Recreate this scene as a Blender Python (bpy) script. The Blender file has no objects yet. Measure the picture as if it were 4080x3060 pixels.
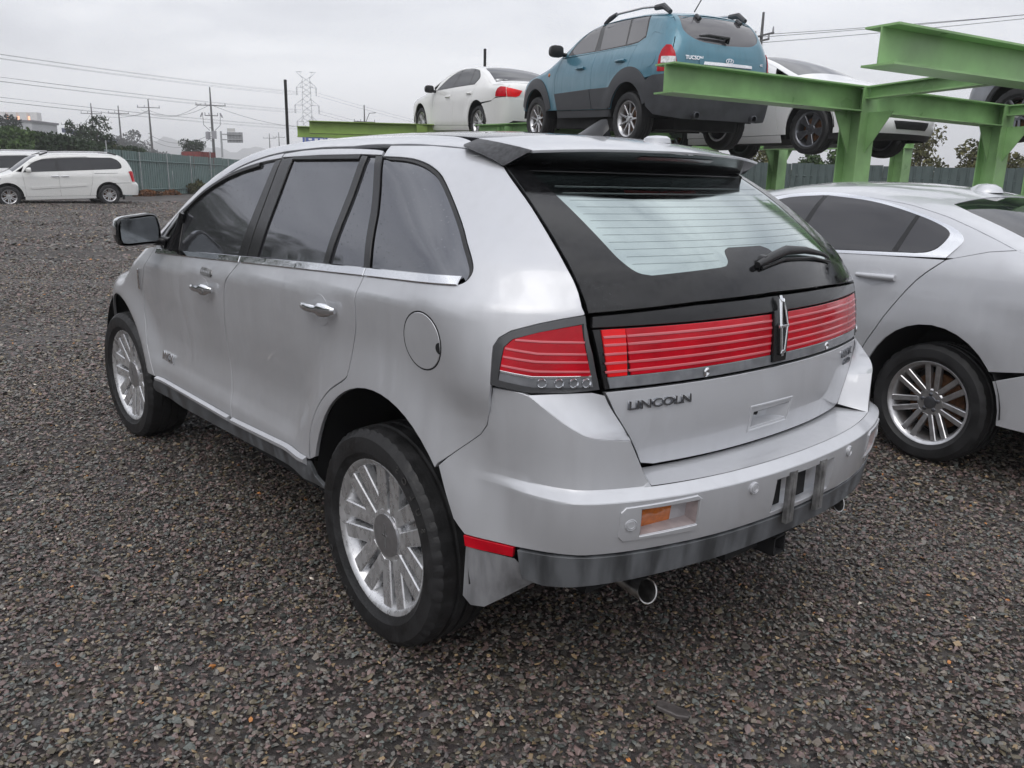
import bpy, bmesh, math, random
import numpy as np
from mathutils import Vector, Matrix
from mathutils.geometry import delaunay_2d_cdt
random.seed(7); RNG=np.random.default_rng(7)
SC_=bpy.context.scene; COL=SC_.collection
R=math.radians
# ------------------------------------------------------------------ camera
cam=bpy.data.cameras.new('camera'); camo=bpy.data.objects.new('camera',cam); COL.objects.link(camo); SC_.camera=camo
CP=Vector((-2.1606,2.2015,1.5312)); yaw,pit,rol=R(-40.4936),R(-14.2211),R(1.2372)
cf=Vector((math.cos(pit)*math.cos(yaw),math.cos(pit)*math.sin(yaw),math.sin(pit)))
cr=cf.cross(Vector((0,0,1))).normalized(); cu=cr.cross(cf)
cr,cu=cr*math.cos(rol)+cu*math.sin(rol),-cr*math.sin(rol)+cu*math.cos(rol)
camo.matrix_world=Matrix(((cr.x,cu.x,-cf.x,CP.x),(cr.y,cu.y,-cf.y,CP.y),(cr.z,cu.z,-cf.z,CP.z),(0,0,0,1)))
cam.sensor_fit='HORIZONTAL'; cam.sensor_width=36; cam.lens=3198.22/4080*36; cam.clip_start=.05; cam.clip_end=20000
# ------------------------------------------------------------------ sky: overcast cloud deck over a pale daylight sky
SUN_EL,SUN_AZ=R(52),R(120)
W=bpy.data.worlds.new('World'); SC_.world=W; W.use_nodes=True; nt=W.node_tree; nt.nodes.clear()
def N(t,typ,**kw):
    n=t.nodes.new(typ)
    for k,v in kw.items(): setattr(n,k,v)
    return n
o=N(nt,'ShaderNodeOutputWorld'); bg=N(nt,'ShaderNodeBackground'); sky=N(nt,'ShaderNodeTexSky',sky_type='NISHITA',sun_disc=False)
sky.sun_elevation=SUN_EL; sky.sun_rotation=R(90)-SUN_AZ; sky.dust_density=4; sky.air_density=1
tc=N(nt,'ShaderNodeTexCoord'); mp=N(nt,'ShaderNodeMapping'); mp.inputs['Scale'].default_value=(1,1,3.2)
n1=N(nt,'ShaderNodeTexNoise'); n1.inputs['Scale'].default_value=1.7; n1.inputs['Detail'].default_value=7; n1.inputs['Roughness'].default_value=.55; n1.inputs['Distortion'].default_value=.35
rp=N(nt,'ShaderNodeValToRGB'); rp.color_ramp.elements[0].position=.36; rp.color_ramp.elements[0].color=(.45,.465,.515,1); rp.color_ramp.elements[1].position=.66; rp.color_ramp.elements[1].color=(.92,.93,.96,1)
sx=N(nt,'ShaderNodeSeparateXYZ'); mr=N(nt,'ShaderNodeMapRange'); mr.inputs['From Min'].default_value=0; mr.inputs['From Max'].default_value=1; mr.inputs['To Min'].default_value=.93; mr.inputs['To Max'].default_value=1.6
mu=N(nt,'ShaderNodeMixRGB',blend_type='MULTIPLY'); mu.inputs[0].default_value=1
sk=N(nt,'ShaderNodeMixRGB',blend_type='MULTIPLY'); sk.inputs[0].default_value=1; sk.inputs[2].default_value=(.10,.10,.10,1)
mx=N(nt,'ShaderNodeMixRGB'); mx.inputs[0].default_value=.10
L=nt.links.new
L(tc.outputs['Generated'],mp.inputs[0]); L(mp.outputs[0],n1.inputs['Vector']); L(n1.outputs['Fac'],rp.inputs[0]); L(tc.outputs['Generated'],sx.inputs[0]); L(sx.outputs['Z'],mr.inputs['Value'])
L(rp.outputs[0],mu.inputs[1]); L(mr.outputs[0],mu.inputs[2]); L(sky.outputs[0],sk.inputs[1]); L(mu.outputs[0],mx.inputs[1]); L(sk.outputs[0],mx.inputs[2]); L(mx.outputs[0],bg.inputs['Color']); L(bg.outputs[0],o.inputs['Surface'])
bg.inputs['Strength'].default_value=1.28
sl=bpy.data.lights.new('sun','SUN'); sl.energy=.8; sl.angle=R(40); sl.color=(1,.97,.93); so=bpy.data.objects.new('sun',sl); COL.objects.link(so)
so.rotation_euler=Vector((-math.cos(SUN_EL)*math.cos(SUN_AZ),-math.cos(SUN_EL)*math.sin(SUN_AZ),-math.sin(SUN_EL))).to_track_quat('-Z','Y').to_euler()
vs=SC_.view_settings; vs.view_transform='Standard'; vs.look='None'; vs.exposure=0; vs.gamma=1; vs.use_curve_mapping=False
SC_.render.engine='CYCLES'; SC_.cycles.max_bounces=6; SC_.cycles.glossy_bounces=4; SC_.cycles.transparent_max_bounces=8

# ------------------------------------------------------------------ materials
MT={}
def mat(name,col,rough=.5,metal=0,coat=0,spec=.5,noise=0,nscale=20,bump=0,bscale=60,stretch=(1,1,1),rnoise=0,col2=None,emit=0,alpha=1,trans=0,ior=1.45,detail=4,coatr=.04):
    if name in MT: return MT[name]
    m=bpy.data.materials.new(name); m.use_nodes=True; t=m.node_tree; b=t.nodes['Principled BSDF']; MT[name]=m
    I=b.inputs; I['Base Color'].default_value=(*col,1); I['Roughness'].default_value=rough; I['Metallic'].default_value=metal
    I['Coat Weight'].default_value=coat; I['Coat Roughness'].default_value=coatr; I['Specular IOR Level'].default_value=spec; I['Transmission Weight'].default_value=trans; I['IOR'].default_value=ior; I['Alpha'].default_value=alpha
    if emit: I['Emission Color'].default_value=(*col,1); I['Emission Strength'].default_value=emit
    if noise or bump or rnoise or col2:
        tc=N(t,'ShaderNodeTexCoord'); mp=N(t,'ShaderNodeMapping'); mp.inputs['Scale'].default_value=stretch; t.links.new(tc.outputs['Object'],mp.inputs[0])
        nz=N(t,'ShaderNodeTexNoise'); nz.inputs['Scale'].default_value=nscale; nz.inputs['Detail'].default_value=detail; t.links.new(mp.outputs[0],nz.inputs['Vector'])
        if noise or col2:
            rp=N(t,'ShaderNodeValToRGB'); c2=col2 or tuple(c*(1-noise) for c in col); c1=col if col2 else tuple(min(1,c*(1+noise*.6)) for c in col)
            rp.color_ramp.elements[0].color=(*c2,1); rp.color_ramp.elements[1].color=(*c1,1); rp.color_ramp.elements[0].position=.36; rp.color_ramp.elements[1].position=.64
            t.links.new(nz.outputs['Fac'],rp.inputs[0]); t.links.new(rp.outputs[0],I['Base Color'])
        if rnoise:
            mr=N(t,'ShaderNodeMapRange'); mr.inputs['From Min'].default_value=.35; mr.inputs['From Max'].default_value=.65; mr.inputs['To Min'].default_value=max(0,rough-rnoise); mr.inputs['To Max'].default_value=min(1,rough+rnoise)
            t.links.new(nz.outputs['Fac'],mr.inputs['Value']); t.links.new(mr.outputs[0],I['Roughness'])
        if bump:
            n2=N(t,'ShaderNodeTexNoise'); n2.inputs['Scale'].default_value=bscale; n2.inputs['Detail'].default_value=3; t.links.new(mp.outputs[0],n2.inputs['Vector'])
            bp=N(t,'ShaderNodeBump'); bp.inputs['Strength'].default_value=bump; bp.inputs['Distance'].default_value=.01; t.links.new(n2.outputs['Fac'],bp.inputs['Height']); t.links.new(bp.outputs[0],I['Normal'])
    return m
def wet(m,scale=90,amount=.35,thr=.16):
    """scattered rain drops: small round bumps"""
    t=m.node_tree; b=t.nodes['Principled BSDF']; tc=N(t,'ShaderNodeTexCoord'); v=N(t,'ShaderNodeTexVoronoi'); v.inputs['Scale'].default_value=scale
    nz=N(t,'ShaderNodeTexNoise'); nz.inputs['Scale'].default_value=scale*.6
    t.links.new(tc.outputs['Object'],v.inputs['Vector']); t.links.new(tc.outputs['Object'],nz.inputs['Vector'])
    mr=N(t,'ShaderNodeMapRange'); mr.inputs['From Min'].default_value=thr; mr.inputs['From Max'].default_value=0; mr.inputs['To Min'].default_value=0; mr.inputs['To Max'].default_value=1
    t.links.new(v.outputs['Distance'],mr.inputs['Value'])
    gt=N(t,'ShaderNodeMath',operation='GREATER_THAN'); gt.inputs[1].default_value=.52; t.links.new(nz.outputs['Fac'],gt.inputs[0])
    ml=N(t,'ShaderNodeMath',operation='MULTIPLY'); t.links.new(mr.outputs[0],ml.inputs[0]); t.links.new(gt.outputs[0],ml.inputs[1])
    bp=N(t,'ShaderNodeBump'); bp.inputs['Strength'].default_value=amount; bp.inputs['Distance'].default_value=.004; t.links.new(ml.outputs[0],bp.inputs['Height'])
    t.links.new(bp.outputs[0],b.inputs['Normal'])
    if 'Coat Normal' in b.inputs: t.links.new(bp.outputs[0],b.inputs['Coat Normal'])
    return m
def paint(name,col,metal=.0,rough=.4,dirt=.12,coat=1.0,coatr=.03):
    """car paint with clear coat, rain runs and dust"""
    if name in MT: return MT[name]
    m=bpy.data.materials.new(name); m.use_nodes=True; t=m.node_tree; b=t.nodes['Principled BSDF']; MT[name]=m; I=b.inputs
    I['Metallic'].default_value=metal; I['Coat Weight'].default_value=coat; I['Coat Roughness'].default_value=coatr; I['Coat IOR'].default_value=1.5
    tc=N(t,'ShaderNodeTexCoord')
    def nz(sc,st,det=4):
        mp=N(t,'ShaderNodeMapping'); mp.inputs['Scale'].default_value=st; t.links.new(tc.outputs['Object'],mp.inputs[0]); n=N(t,'ShaderNodeTexNoise'); n.inputs['Scale'].default_value=sc; n.inputs['Detail'].default_value=det; t.links.new(mp.outputs[0],n.inputs['Vector']); return n
    a=nz(22,(1,1,.06)); c=nz(3,(1,1,1),5)
    ml=N(t,'ShaderNodeMath',operation='MULTIPLY'); t.links.new(a.outputs['Fac'],ml.inputs[0]); t.links.new(c.outputs['Fac'],ml.inputs[1])
    mr=N(t,'ShaderNodeMapRange'); mr.inputs['From Min'].default_value=.18; mr.inputs['From Max'].default_value=.42; t.links.new(ml.outputs[0],mr.inputs['Value'])
    mx=N(t,'ShaderNodeMixRGB'); mx.inputs[1].default_value=(*col,1); mx.inputs[2].default_value=(*[v*.62+.02 for v in col],1)
    dm=N(t,'ShaderNodeMath',operation='MULTIPLY'); dm.inputs[1].default_value=dirt*2.4; t.links.new(mr.outputs[0],dm.inputs[0]); t.links.new(dm.outputs[0],mx.inputs[0]); t.links.new(mx.outputs[0],I['Base Color'])
    r2=N(t,'ShaderNodeMapRange'); r2.inputs['To Min'].default_value=rough; r2.inputs['To Max'].default_value=min(1,rough+.22); t.links.new(mr.outputs[0],r2.inputs['Value']); t.links.new(r2.outputs[0],I['Roughness'])
    r3=N(t,'ShaderNodeMapRange'); r3.inputs['To Min'].default_value=coatr; r3.inputs['To Max'].default_value=coatr+.16; t.links.new(mr.outputs[0],r3.inputs['Value']); t.links.new(r3.outputs[0],I['Coat Roughness'])
    return m
silver=paint('silver_paint',(.55,.56,.585),metal=.42,rough=.40,dirt=.05)
jagsil=paint('pale_silver_paint',(.57,.58,.605),metal=.40,rough=.40,dirt=.03)
white=paint('white_paint',(.78,.78,.76),rough=.35,dirt=.05)
white2=paint('pearl_white_paint',(.80,.80,.80),rough=.3,dirt=.04)
teal=paint('teal_blue_paint',(.060,.195,.265),metal=.35,rough=.38,dirt=.10)
greyp=paint('grey_paint',(.22,.23,.25),metal=.6,rough=.36,dirt=.06)
chrome=mat('chrome',(.80,.81,.83),.08,1,rnoise=.06,nscale=60)
wchrome=mat('wheel_chrome',(.66,.665,.68),.30,.72,noise=.14,nscale=45,rnoise=.10,stretch=(1,1,.5))
alloy=mat('alloy',(.60,.60,.61),.30,.9,noise=.15,nscale=25)
alloyd=mat('dark_alloy',(.16,.165,.18),.32,.8,noise=.15,nscale=25)
rubber=mat('rubber',(.018,.018,.019),.55,0,noise=.35,nscale=14,bump=.15,bscale=120,rnoise=.15)
blackp=mat('black_plastic',(.018,.018,.019),.42,0,noise=.3,nscale=30)
trimb=mat('black_trim',(.010,.010,.011),.22,0,coat=.1,noise=.2,nscale=40)
clad=mat('grey_cladding',(.095,.10,.107),.48,0,noise=.5,nscale=18,stretch=(1,1,.18),rnoise=.15)
tclad=mat('charcoal_cladding',(.052,.054,.060),.5,0,noise=.2,nscale=9,rnoise=.1)
liner=mat('wheel_liner',(.012,.012,.013),.8,0)
under=mat('underbody',(.014,.014,.015),.8,0,noise=.4,nscale=6)
glassd=mat('tinted_glass',(.012,.013,.017),.03,0,spec=.5,ior=1.52)
glassj=mat('smoke_glass',(.040,.040,.045),.04,0,spec=.6,ior=1.55)
glasst=mat('sky_grey_glass',(.075,.072,.078),.05,0,spec=.8,ior=1.6)  # base grey carries the sky reflection on the blue SUV's windows
glassf=wet(mat('filmed_side_glass',(.17,.175,.19),.06,.82,spec=.8),70,.35,.22)
glassm=mat('mirror_film_glass',(.40,.465,.46),.07,1,rnoise=.05,nscale=2.5,noise=.05)
frit=mat('black_glass_border',(.010,.010,.011),.10,0,spec=.5,coat=0,noise=.5,nscale=60,rnoise=.08)
frit=wet(frit,160,.10,.3)
lampr=mat('red_lens',(.50,.003,.014),.16,0,coat=.25,noise=.22,nscale=8,spec=.25)
lampr2=mat('bright_red_lens',(.80,.010,.014),.16,0,coat=.2,noise=.12,nscale=8,spec=.25)
lampp=mat('pink_lens_rib',(.62,.13,.15),.12,0,coat=.6)
lampc=mat('clear_lens',(.24,.25,.27),.10,.25,coat=1,noise=.2,nscale=20)
lampo=mat('amber_lens',(.55,.14,.012),.16,0,coat=1,noise=.2,nscale=60)
badge=mat('badge_chrome',(.30,.31,.33),.18,1)
steel=mat('zinc_steel',(.30,.30,.30),.45,.7,noise=.4,nscale=25)
rust=mat('rust',(.16,.07,.03),.8,0,noise=.5,nscale=30)
green=mat('green_beam_paint',(.26,.45,.19),.40,0,noise=.26,nscale=2.2,rnoise=.14,bump=.05,bscale=40,coat=.15,coatr=.3)
ygreen=mat('yellow_green_beam_paint',(.26,.38,.10),.45,0,noise=.12,nscale=3,rnoise=.1)

# ------------------------------------------------------------------ mesh helpers
def link(o,parent=None):
    COL.objects.link(o)
    if parent is not None: o.parent=parent
    return o
def meshobj(name,V,Fc,m,parent=None,smooth=True,angle=35,sharp=True):
    me=bpy.data.meshes.new(name); me.from_pydata([tuple(v) for v in V],[],[tuple(f) for f in Fc]); me.materials.append(m)
    if smooth:
        me.polygons.foreach_set('use_smooth',[True]*len(me.polygons))
        if sharp: me.set_sharp_from_angle(angle=R(angle))
    me.update(); return link(bpy.data.objects.new(name,me),parent)
def thing(name,label,cat,loc=(0,0,0),rz=0,pitch=0,group=None):
    o=bpy.data.objects.new(name,None); o.empty_display_size=.2; link(o)
    o.matrix_world=Matrix.Translation(loc)@Matrix.Rotation(rz,4,'Z')@Matrix.Rotation(-pitch,4,'Y')
    tag(o,label,cat,group); return o
def tag(o,label=None,cat=None,group=None,kind=None):
    if label: o['label']=label
    if cat: o['category']=cat
    if group: o['group']=group
    if kind: o['kind']=kind
    return o
def copytree(o,parent=None,mat4=None):
    c=o.copy(); link(c,parent)
    for ch in o.children: copytree(ch,c)
    return c
class MB:
    """collects simple solids into one mesh"""
    def __init__(s): s.V=[]; s.F=[]
    def add(s,V,Fc): b=len(s.V); s.V+= [tuple(v) for v in V]; s.F+=[tuple(b+i for i in f) for f in Fc]; return s
    def box(s,c,d,rot=None,ch=0):
        x,y,z=[v/2 for v in d]; V=[]
        for sx_ in (-1,1):
            for sy in (-1,1):
                for sz in (-1,1): V.append(Vector((sx_*x,sy*y,sz*z)))
        if rot is not None: V=[rot@v for v in V]
        V=[v+Vector(c) for v in V]
        return s.add(V,[(0,1,3,2),(4,6,7,5),(0,4,5,1),(2,3,7,6),(0,2,6,4),(1,5,7,3)])
    def tube(s,pts,r,n=8,cap=True):
        pts=[Vector(p) for p in pts]; rr=r if isinstance(r,(list,tuple)) else [r]*len(pts); V=[]; Fc=[]
        up=None
        for i,p in enumerate(pts):
            t=(pts[min(i+1,len(pts)-1)]-pts[max(i-1,0)]).normalized()
            if up is None: up=t.orthogonal().normalized()
            a=(up-t*up.dot(t)).normalized(); up=a; b=t.cross(a)
            for k in range(n): an=2*math.pi*k/n; V.append(p+(a*math.cos(an)+b*math.sin(an))*rr[i])
        for i in range(len(pts)-1):
            for k in range(n): Fc.append((i*n+k,i*n+(k+1)%n,(i+1)*n+(k+1)%n,(i+1)*n+k))
        if cap: Fc+= [tuple(range(n))[::-1],tuple((len(pts)-1)*n+k for k in range(n))]
        return s.add(V,Fc)
    def lathe(s,prof,n=48,axis='y',c=(0,0,0),closed=False):
        """prof: (along axis, radius)"""
        V=[];Fc=[];m=len(prof)
        for k in range(n):
            a=2*math.pi*k/n
            for (h,r) in prof:
                if axis=='y': V.append((c[0]+r*math.cos(a),c[1]+h,c[2]+r*math.sin(a)))
                elif axis=='x': V.append((c[0]+h,c[1]+r*math.cos(a),c[2]+r*math.sin(a)))
                else: V.append((c[0]+r*math.cos(a),c[1]+r*math.sin(a),c[2]+h))
        for k in range(n):
            k2=(k+1)%n
            for i in range(m-1 if not closed else m):
                j=(i+1)%m; Fc.append((k*m+i,k*m+j,k2*m+j,k2*m+i))
        return s.add(V,Fc)
    def prism(s,poly,fn,t0,t1,ch=0):
        """poly: 2D outline; fn(u,v,w)->3D; extruded from w=t0 to t1 with a chamfer at t1"""
        n=len(poly); P=np.array(poly,float); V=[fn(u,v,t0) for u,v in P]; Fc=[]
        V+=[fn(u,v,t1-ch) for u,v in P]; rings=2
        if ch:
            Q=inset2(P,ch); V+=[fn(u,v,t1) for u,v in Q]; rings=3
        for r_ in range(rings-1):
            for k in range(n): Fc.append((r_*n+k,r_*n+(k+1)%n,(r_+1)*n+(k+1)%n,(r_+1)*n+k))
        Fc.append(tuple((rings-1)*n+k for k in range(n))); Fc.append(tuple(range(n))[::-1])
        return s.add(V,Fc)
    def build(s,name,m,parent=None,smooth=True,angle=35,recalc=True):
        o=meshobj(name,s.V,s.F,m,parent,False)
        bm=bmesh.new(); bm.from_mesh(o.data)
        if recalc: bmesh.ops.recalc_face_normals(bm,faces=bm.faces)
        bm.to_mesh(o.data); bm.free()
        if smooth:
            o.data.polygons.foreach_set('use_smooth',[True]*len(o.data.polygons)); o.data.set_sharp_from_angle(angle=R(angle))
        return o
def area2(P): x,y=P[:,0],P[:,1]; return .5*np.sum(x*np.roll(y,-1)-np.roll(x,-1)*y)
def inset2(P,g):
    P=np.asarray(P,float); sgn=1 if area2(P)>0 else -1
    a=P-np.roll(P,1,0); b=np.roll(P,-1,0)-P
    a/=np.linalg.norm(a,axis=1)[:,None]+1e-12; b/=np.linalg.norm(b,axis=1)[:,None]+1e-12
    na=np.stack([-a[:,1],a[:,0]],1)*sgn; nb=np.stack([-b[:,1],b[:,0]],1)*sgn
    n=na+nb; l=np.maximum((n*n).sum(1)/2,.35)[:,None]; return P+n/l*g
def resample(P,step):
    P=np.asarray(P,float); o=[]
    for a,b in zip(P,np.roll(P,-1,0)):
        d=np.linalg.norm(b-a); k=max(1,int(math.ceil(d/step)))
        for i in range(k): o.append(a+(b-a)*i/k)
    return np.array(o)
def inpoly(P,Q):
    x,y=Q[:,0],Q[:,1]; r=np.zeros(len(Q),bool); n=len(P); j=n-1
    for i in range(n):
        xi,yi=P[i]; xj,yj=P[j]
        if yi!=yj: r^=((yi>y)!=(yj>y))&(x<(xj-xi)*(y-yi)/(yj-yi)+xi)
        j=i
    return r
def curve(pts,n=6,closed=False):
    """Catmull-Rom through points"""
    P=np.asarray(pts,float); m=len(P); o=[]
    for i in range(m if closed else m-1):
        p0=P[(i-1)%m] if closed or i>0 else 2*P[0]-P[1]; p1=P[i]; p2=P[(i+1)%m]; p3=P[(i+2)%m] if closed or i+2<m else 2*P[-1]-P[-2]
        for k in range(n):
            t=k/n; o.append(.5*((2*p1)+(-p0+p2)*t+(2*p0-5*p1+4*p2-p3)*t*t+(-p0+3*p1-3*p2+p3)*t**3))
    if not closed: o.append(P[-1])
    return [tuple(v) for v in o]
def mindist(Q,B):
    d=np.full(len(Q),1e9)
    for k in range(0,len(B),64):
        c=B[k:k+64]; d=np.minimum(d,np.sqrt(((Q[:,None,:]-c[None])**2).sum(2)).min(1))
    return d
def trimesh2(outline,holes,step,rows=None,cols=None):
    """constrained triangulation of an outline with holes; returns 2D verts and triangles"""
    loops=[resample(outline,step)]+[resample(h,step) for h in holes]; B=np.concatenate(loops); E=[]; k=0
    for l in loops:
        n=len(l); E+=[(k+i,k+(i+1)%n) for i in range(n)]; k+=n
    mn,mx=B.min(0),B.max(0)
    xs=np.arange(mn[0]+step*.5,mx[0],step) if cols is None else np.array(cols); ys=np.arange(mn[1]+step*.5,mx[1],step) if rows is None else np.array(rows)
    G=np.stack(np.meshgrid(xs,ys),-1).reshape(-1,2)
    if len(G):
        ok=inpoly(loops[0],G)
        for l in loops[1:]: ok&=~inpoly(l,G)
        G=G[ok]
        if len(G): G=G[mindist(G,B)>step*(.45 if rows is None else .12)]
    P=np.concatenate([B,G]) if len(G) else B
    v,e,f,_,_,_=delaunay_2d_cdt([Vector(p) for p in P],E,[],0,1e-7)
    v=np.array([(a.x,a.y) for a in v]); f=np.array([t for t in f if len(t)==3],int); c=v[f].mean(1)
    ok=inpoly(loops[0],c)
    for l in loops[1:]: ok&=~inpoly(l,c)
    f=f[ok]; a=v[f]; ar=np.cross(a[:,1]-a[:,0],a[:,2]-a[:,0]); f=f[np.abs(ar)>1e-12]; ar=ar[np.abs(ar)>1e-12]; f[ar<0]=f[ar<0][:,::-1]
    used=np.unique(f); mp=-np.ones(len(v),int); mp[used]=np.arange(len(used)); return v[used],mp[f]
def panel(name,outline,fn,sgn,m,parent,step=.03,gap=.0034,depth=.014,off=0,holes=(),mirror=False,rows=None,cols=None,edge=.0012,post=None,crease=None):
    """sheet cut to an outline on a body surface fn(a,b)->xyz (sgn orients the normal), with turned-in edges"""
    P=np.asarray(outline,float)
    if gap: P=inset2(resample(P,max(step,.02)) if step<.05 else P,gap); holes=[inset2(np.asarray(h,float),-gap) for h in holes]
    v,f=trimesh2(P,holes,step,rows,cols)
    a,b=v[:,0],v[:,1]; X=fn(a,b); e=1.5e-3
    if hasattr(fn,'f'): nr=grad(fn.f,X)
    else: d1=fn(a+e,b)-fn(a-e,b); d2=fn(a,b+e)-fn(a,b-e); nr=np.cross(d1,d2)*sgn; nr/=np.linalg.norm(nr,axis=1)[:,None]+1e-12
    X=X+nr*off
    if post is not None: X=post(X,nr,v)
    if sgn<0: f=f[:,::-1]
    # boundary
    ed={}
    for t in f:
        for i in range(3):
            p,q=int(t[i]),int(t[(i+1)%3])
            if (q,p) in ed: del ed[(q,p)]
            else: ed[(p,q)]=1
    bv={}; 
    for p,q in ed:
        t=X[q]-X[p]; o_=np.cross(t,nr[p]+nr[q]); l=np.linalg.norm(o_)
        if l>0: o_=o_/l
        bv.setdefault(p,np.zeros(3)); bv.setdefault(q,np.zeros(3)); bv[p]=bv[p]+o_; bv[q]=bv[q]+o_
    V=[tuple(x) for x in X]; Fc=[tuple(int(i) for i in t) for t in f]; ns=len(Fc); i1={}; i2={}
    for p,o_ in bv.items():
        l=np.linalg.norm(o_); o_=o_/l if l>0 else o_
        i1[p]=len(V); V.append(tuple(X[p]+o_*edge-nr[p]*edge)); i2[p]=len(V); V.append(tuple(X[p]+o_*edge-nr[p]*depth))
    for p,q in ed: Fc.append((q,p,i1[p],i1[q])); Fc.append((i1[q],i1[p],i2[p],i2[q]))
    def mk(V,Fc,nr,flip):
        me=bpy.data.meshes.new(name); me.from_pydata(V,[],Fc); me.materials.append(m); me.polygons.foreach_set('use_smooth',[True]*len(me.polygons))
        nl=np.zeros((len(me.loops),3)); k=0; VV=np.array(V)
        if crease is None:
            for fi,t in enumerate(Fc):
                if fi<ns:
                    for i in t: nl[k]=nr[i]; k+=1
                else:
                    c=np.cross(VV[t[1]]-VV[t[0]],VV[t[2]]-VV[t[0]]); l=np.linalg.norm(c); c=c/l if l>0 else np.array([0,0,1.])
                    for i in t: nl[k]=c; k+=1
            me.normals_split_custom_set([tuple(x) for x in nl])
        else: me.set_sharp_from_angle(angle=R(crease))
        return link(bpy.data.objects.new(name,me),parent)
    o1=mk(V,Fc,nr,False)
    if mirror:
        mk([(x,-y,z) for x,y,z in V],[t[::-1] for t in Fc],nr*[1,-1,1],True)
    return o1
def ruled(name,A,B,m,parent,n=1,mirror=False,smooth=True,angle=30,flip=False):
    """ruled strip between two polylines with equal counts"""
    A=np.asarray(A,float); B=np.asarray(B,float); k=len(A); V=[];Fc=[]
    for j in range(n+1): V+= [tuple(p) for p in A+(B-A)*j/n]
    for j in range(n):
        for i in range(k-1):
            q=(j*k+i,j*k+i+1,(j+1)*k+i+1,(j+1)*k+i); Fc.append(q[::-1] if flip else q)
    o_=meshobj(name,V,Fc,m,parent,smooth,angle)
    if mirror: meshobj(name,[(x,-y,z) for x,y,z in V],[q[::-1] for q in Fc],m,parent,smooth,angle)
    return o_
def letters(txt,size,ext,fn,m,parent,name='lettering',bold=0.0,sx_=1.0,align='LEFT'):
    """raised letters; fn(u,v,w)->xyz"""
    cu_=bpy.data.curves.new(name,'FONT'); cu_.body=txt; cu_.size=size; cu_.extrude=ext; cu_.offset=bold; cu_.align_x=align; cu_.resolution_u=3
    ob=bpy.data.objects.new(name,cu_); COL.objects.link(ob); dg=bpy.context.evaluated_depsgraph_get(); me=bpy.data.meshes.new_from_object(ob.evaluated_get(dg)); bpy.data.objects.remove(ob)
    co=np.array([v.co[:] for v in me.vertices]); X=[fn(c[0]*sx_,c[1],c[2]) for c in co]
    for v,x in zip(me.vertices,X): v.co=x
    me.materials.clear(); me.materials.append(m); me.update(); return link(bpy.data.objects.new(name,me),parent)
def ip(xs,ys):
    """monotone cubic (pchip) interpolator, linear extrapolation"""
    xs=np.array(xs,float); ys=np.array(ys,float); h=np.diff(xs); d=np.diff(ys)/h
    m=np.zeros(len(xs)); m[0]=d[0]; m[-1]=d[-1]
    for i in range(1,len(xs)-1):
        if d[i-1]*d[i]>0:
            w1=2*h[i]+h[i-1]; w2=h[i]+2*h[i-1]; m[i]=(w1+w2)/(w1/d[i-1]+w2/d[i])
    def fn(x):
        x=np.asarray(x,float); i=np.clip(np.searchsorted(xs,x)-1,0,len(h)-1); t=(x-xs[i])/h[i]
        tc=np.clip(t,0,1); t2=tc*tc; t3=t2*tc
        y=(2*t3-3*t2+1)*ys[i]+(t3-2*t2+tc)*h[i]*m[i]+(-2*t3+3*t2)*ys[i+1]+(t3-t2)*h[i]*m[i+1]
        return y+np.where(t<0,t*h[i]*m[0],0)+np.where(t>1,(t-1)*h[i]*m[-1],0)
    return fn
def sst(a,b,x):
    t=np.clip((x-a)/(b-a),0,1); return t*t*(3-2*t)
def smax(a,b,k): return np.maximum(a,b)+np.maximum(k-np.abs(a-b),0)**2/(4*k)
# ---------- silver SUV ----------
LBz=ip([.25,.33,.42,.50,.535,.60,.70,.82,.95,1.06,1.112,1.124,1.15,1.185,1.21,1.25,1.30,1.45,1.60,1.75],
      [.86,.898,.920,.931,.930,.915,.908,.919,.934,.942,.9445,.9425,.931,.915,.904,.889,.870,.805,.738,.665])
def LB(z,x=None):
    """half width of the body side; the shoulder crease and the belt climb towards the rear"""
    z=np.asarray(z,float)
    if x is None: return LBz(z)
    return LBz(z-.0475*np.clip(1.08-x,-1.6,1.7)*sst(.86,1.02,z)*(1-sst(1.26,1.52,z)))
Lxr=ip([.60,.763,.852,.992,1.198,1.249,1.296,1.349,1.416,1.486,1.57,1.66],[-.79,-.78,-.775,-.749,-.702,-.668,-.631,-.572,-.486,-.385,-.24,-.05])
Lyr=ip([.60,.763,.852,.992,1.198,1.249,1.296,1.349,1.416,1.486,1.57,1.66],[.50,.544,.592,.676,.704,.697,.695,.685,.668,.646,.611,.57])
_cx=np.array([3.9,.0,-.3,-.5,-.65,-.75,-.80,-.848,-.90,-.943,-.968,-.985,-.990]); _cy=np.array([.943,.943,.938,.915,.880,.840,.806,.734,.612,.464,.33,.15,0.])
_s=np.concatenate([[0],np.cumsum(np.hypot(np.diff(_cx[1:]),np.diff(_cy[1:])))])
_fx=ip(_s,_cx[1:]); _fy=ip(_s,_cy[1:]); SC=_s[-1]
_cyx=ip(_cx[1:9][::-1],_cy[1:9][::-1])
irear=ip([.30,.42,.50,.56,.62,.69,.72,.722,.745,.747,.90,1.0],[.09,.045,.028,.02,.008,.001,0,.001,.034,.035,.043,.05])
Lw=[(0.,.366),(2.824,.366)]
def flare(x,z):
    v=0
    for cx,cz in Lw:
        r=np.hypot(x-cx,z-cz); up=np.clip(.957-LB(z,x),0,.05)
        v=v+up*(1-sst(.47,.70,r))*sst(.30,.50,z)-.008*sst(.50,.44,r)
    return v
def inset(s,z):
    x=_fx(np.minimum(s,2*SC-s)); w=sst(-.45,-.80,x)
    side=.943-LB(np.minimum(z,1.06),x)-flare(x,z)
    return side*(1-w)+irear(z)*w
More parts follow.
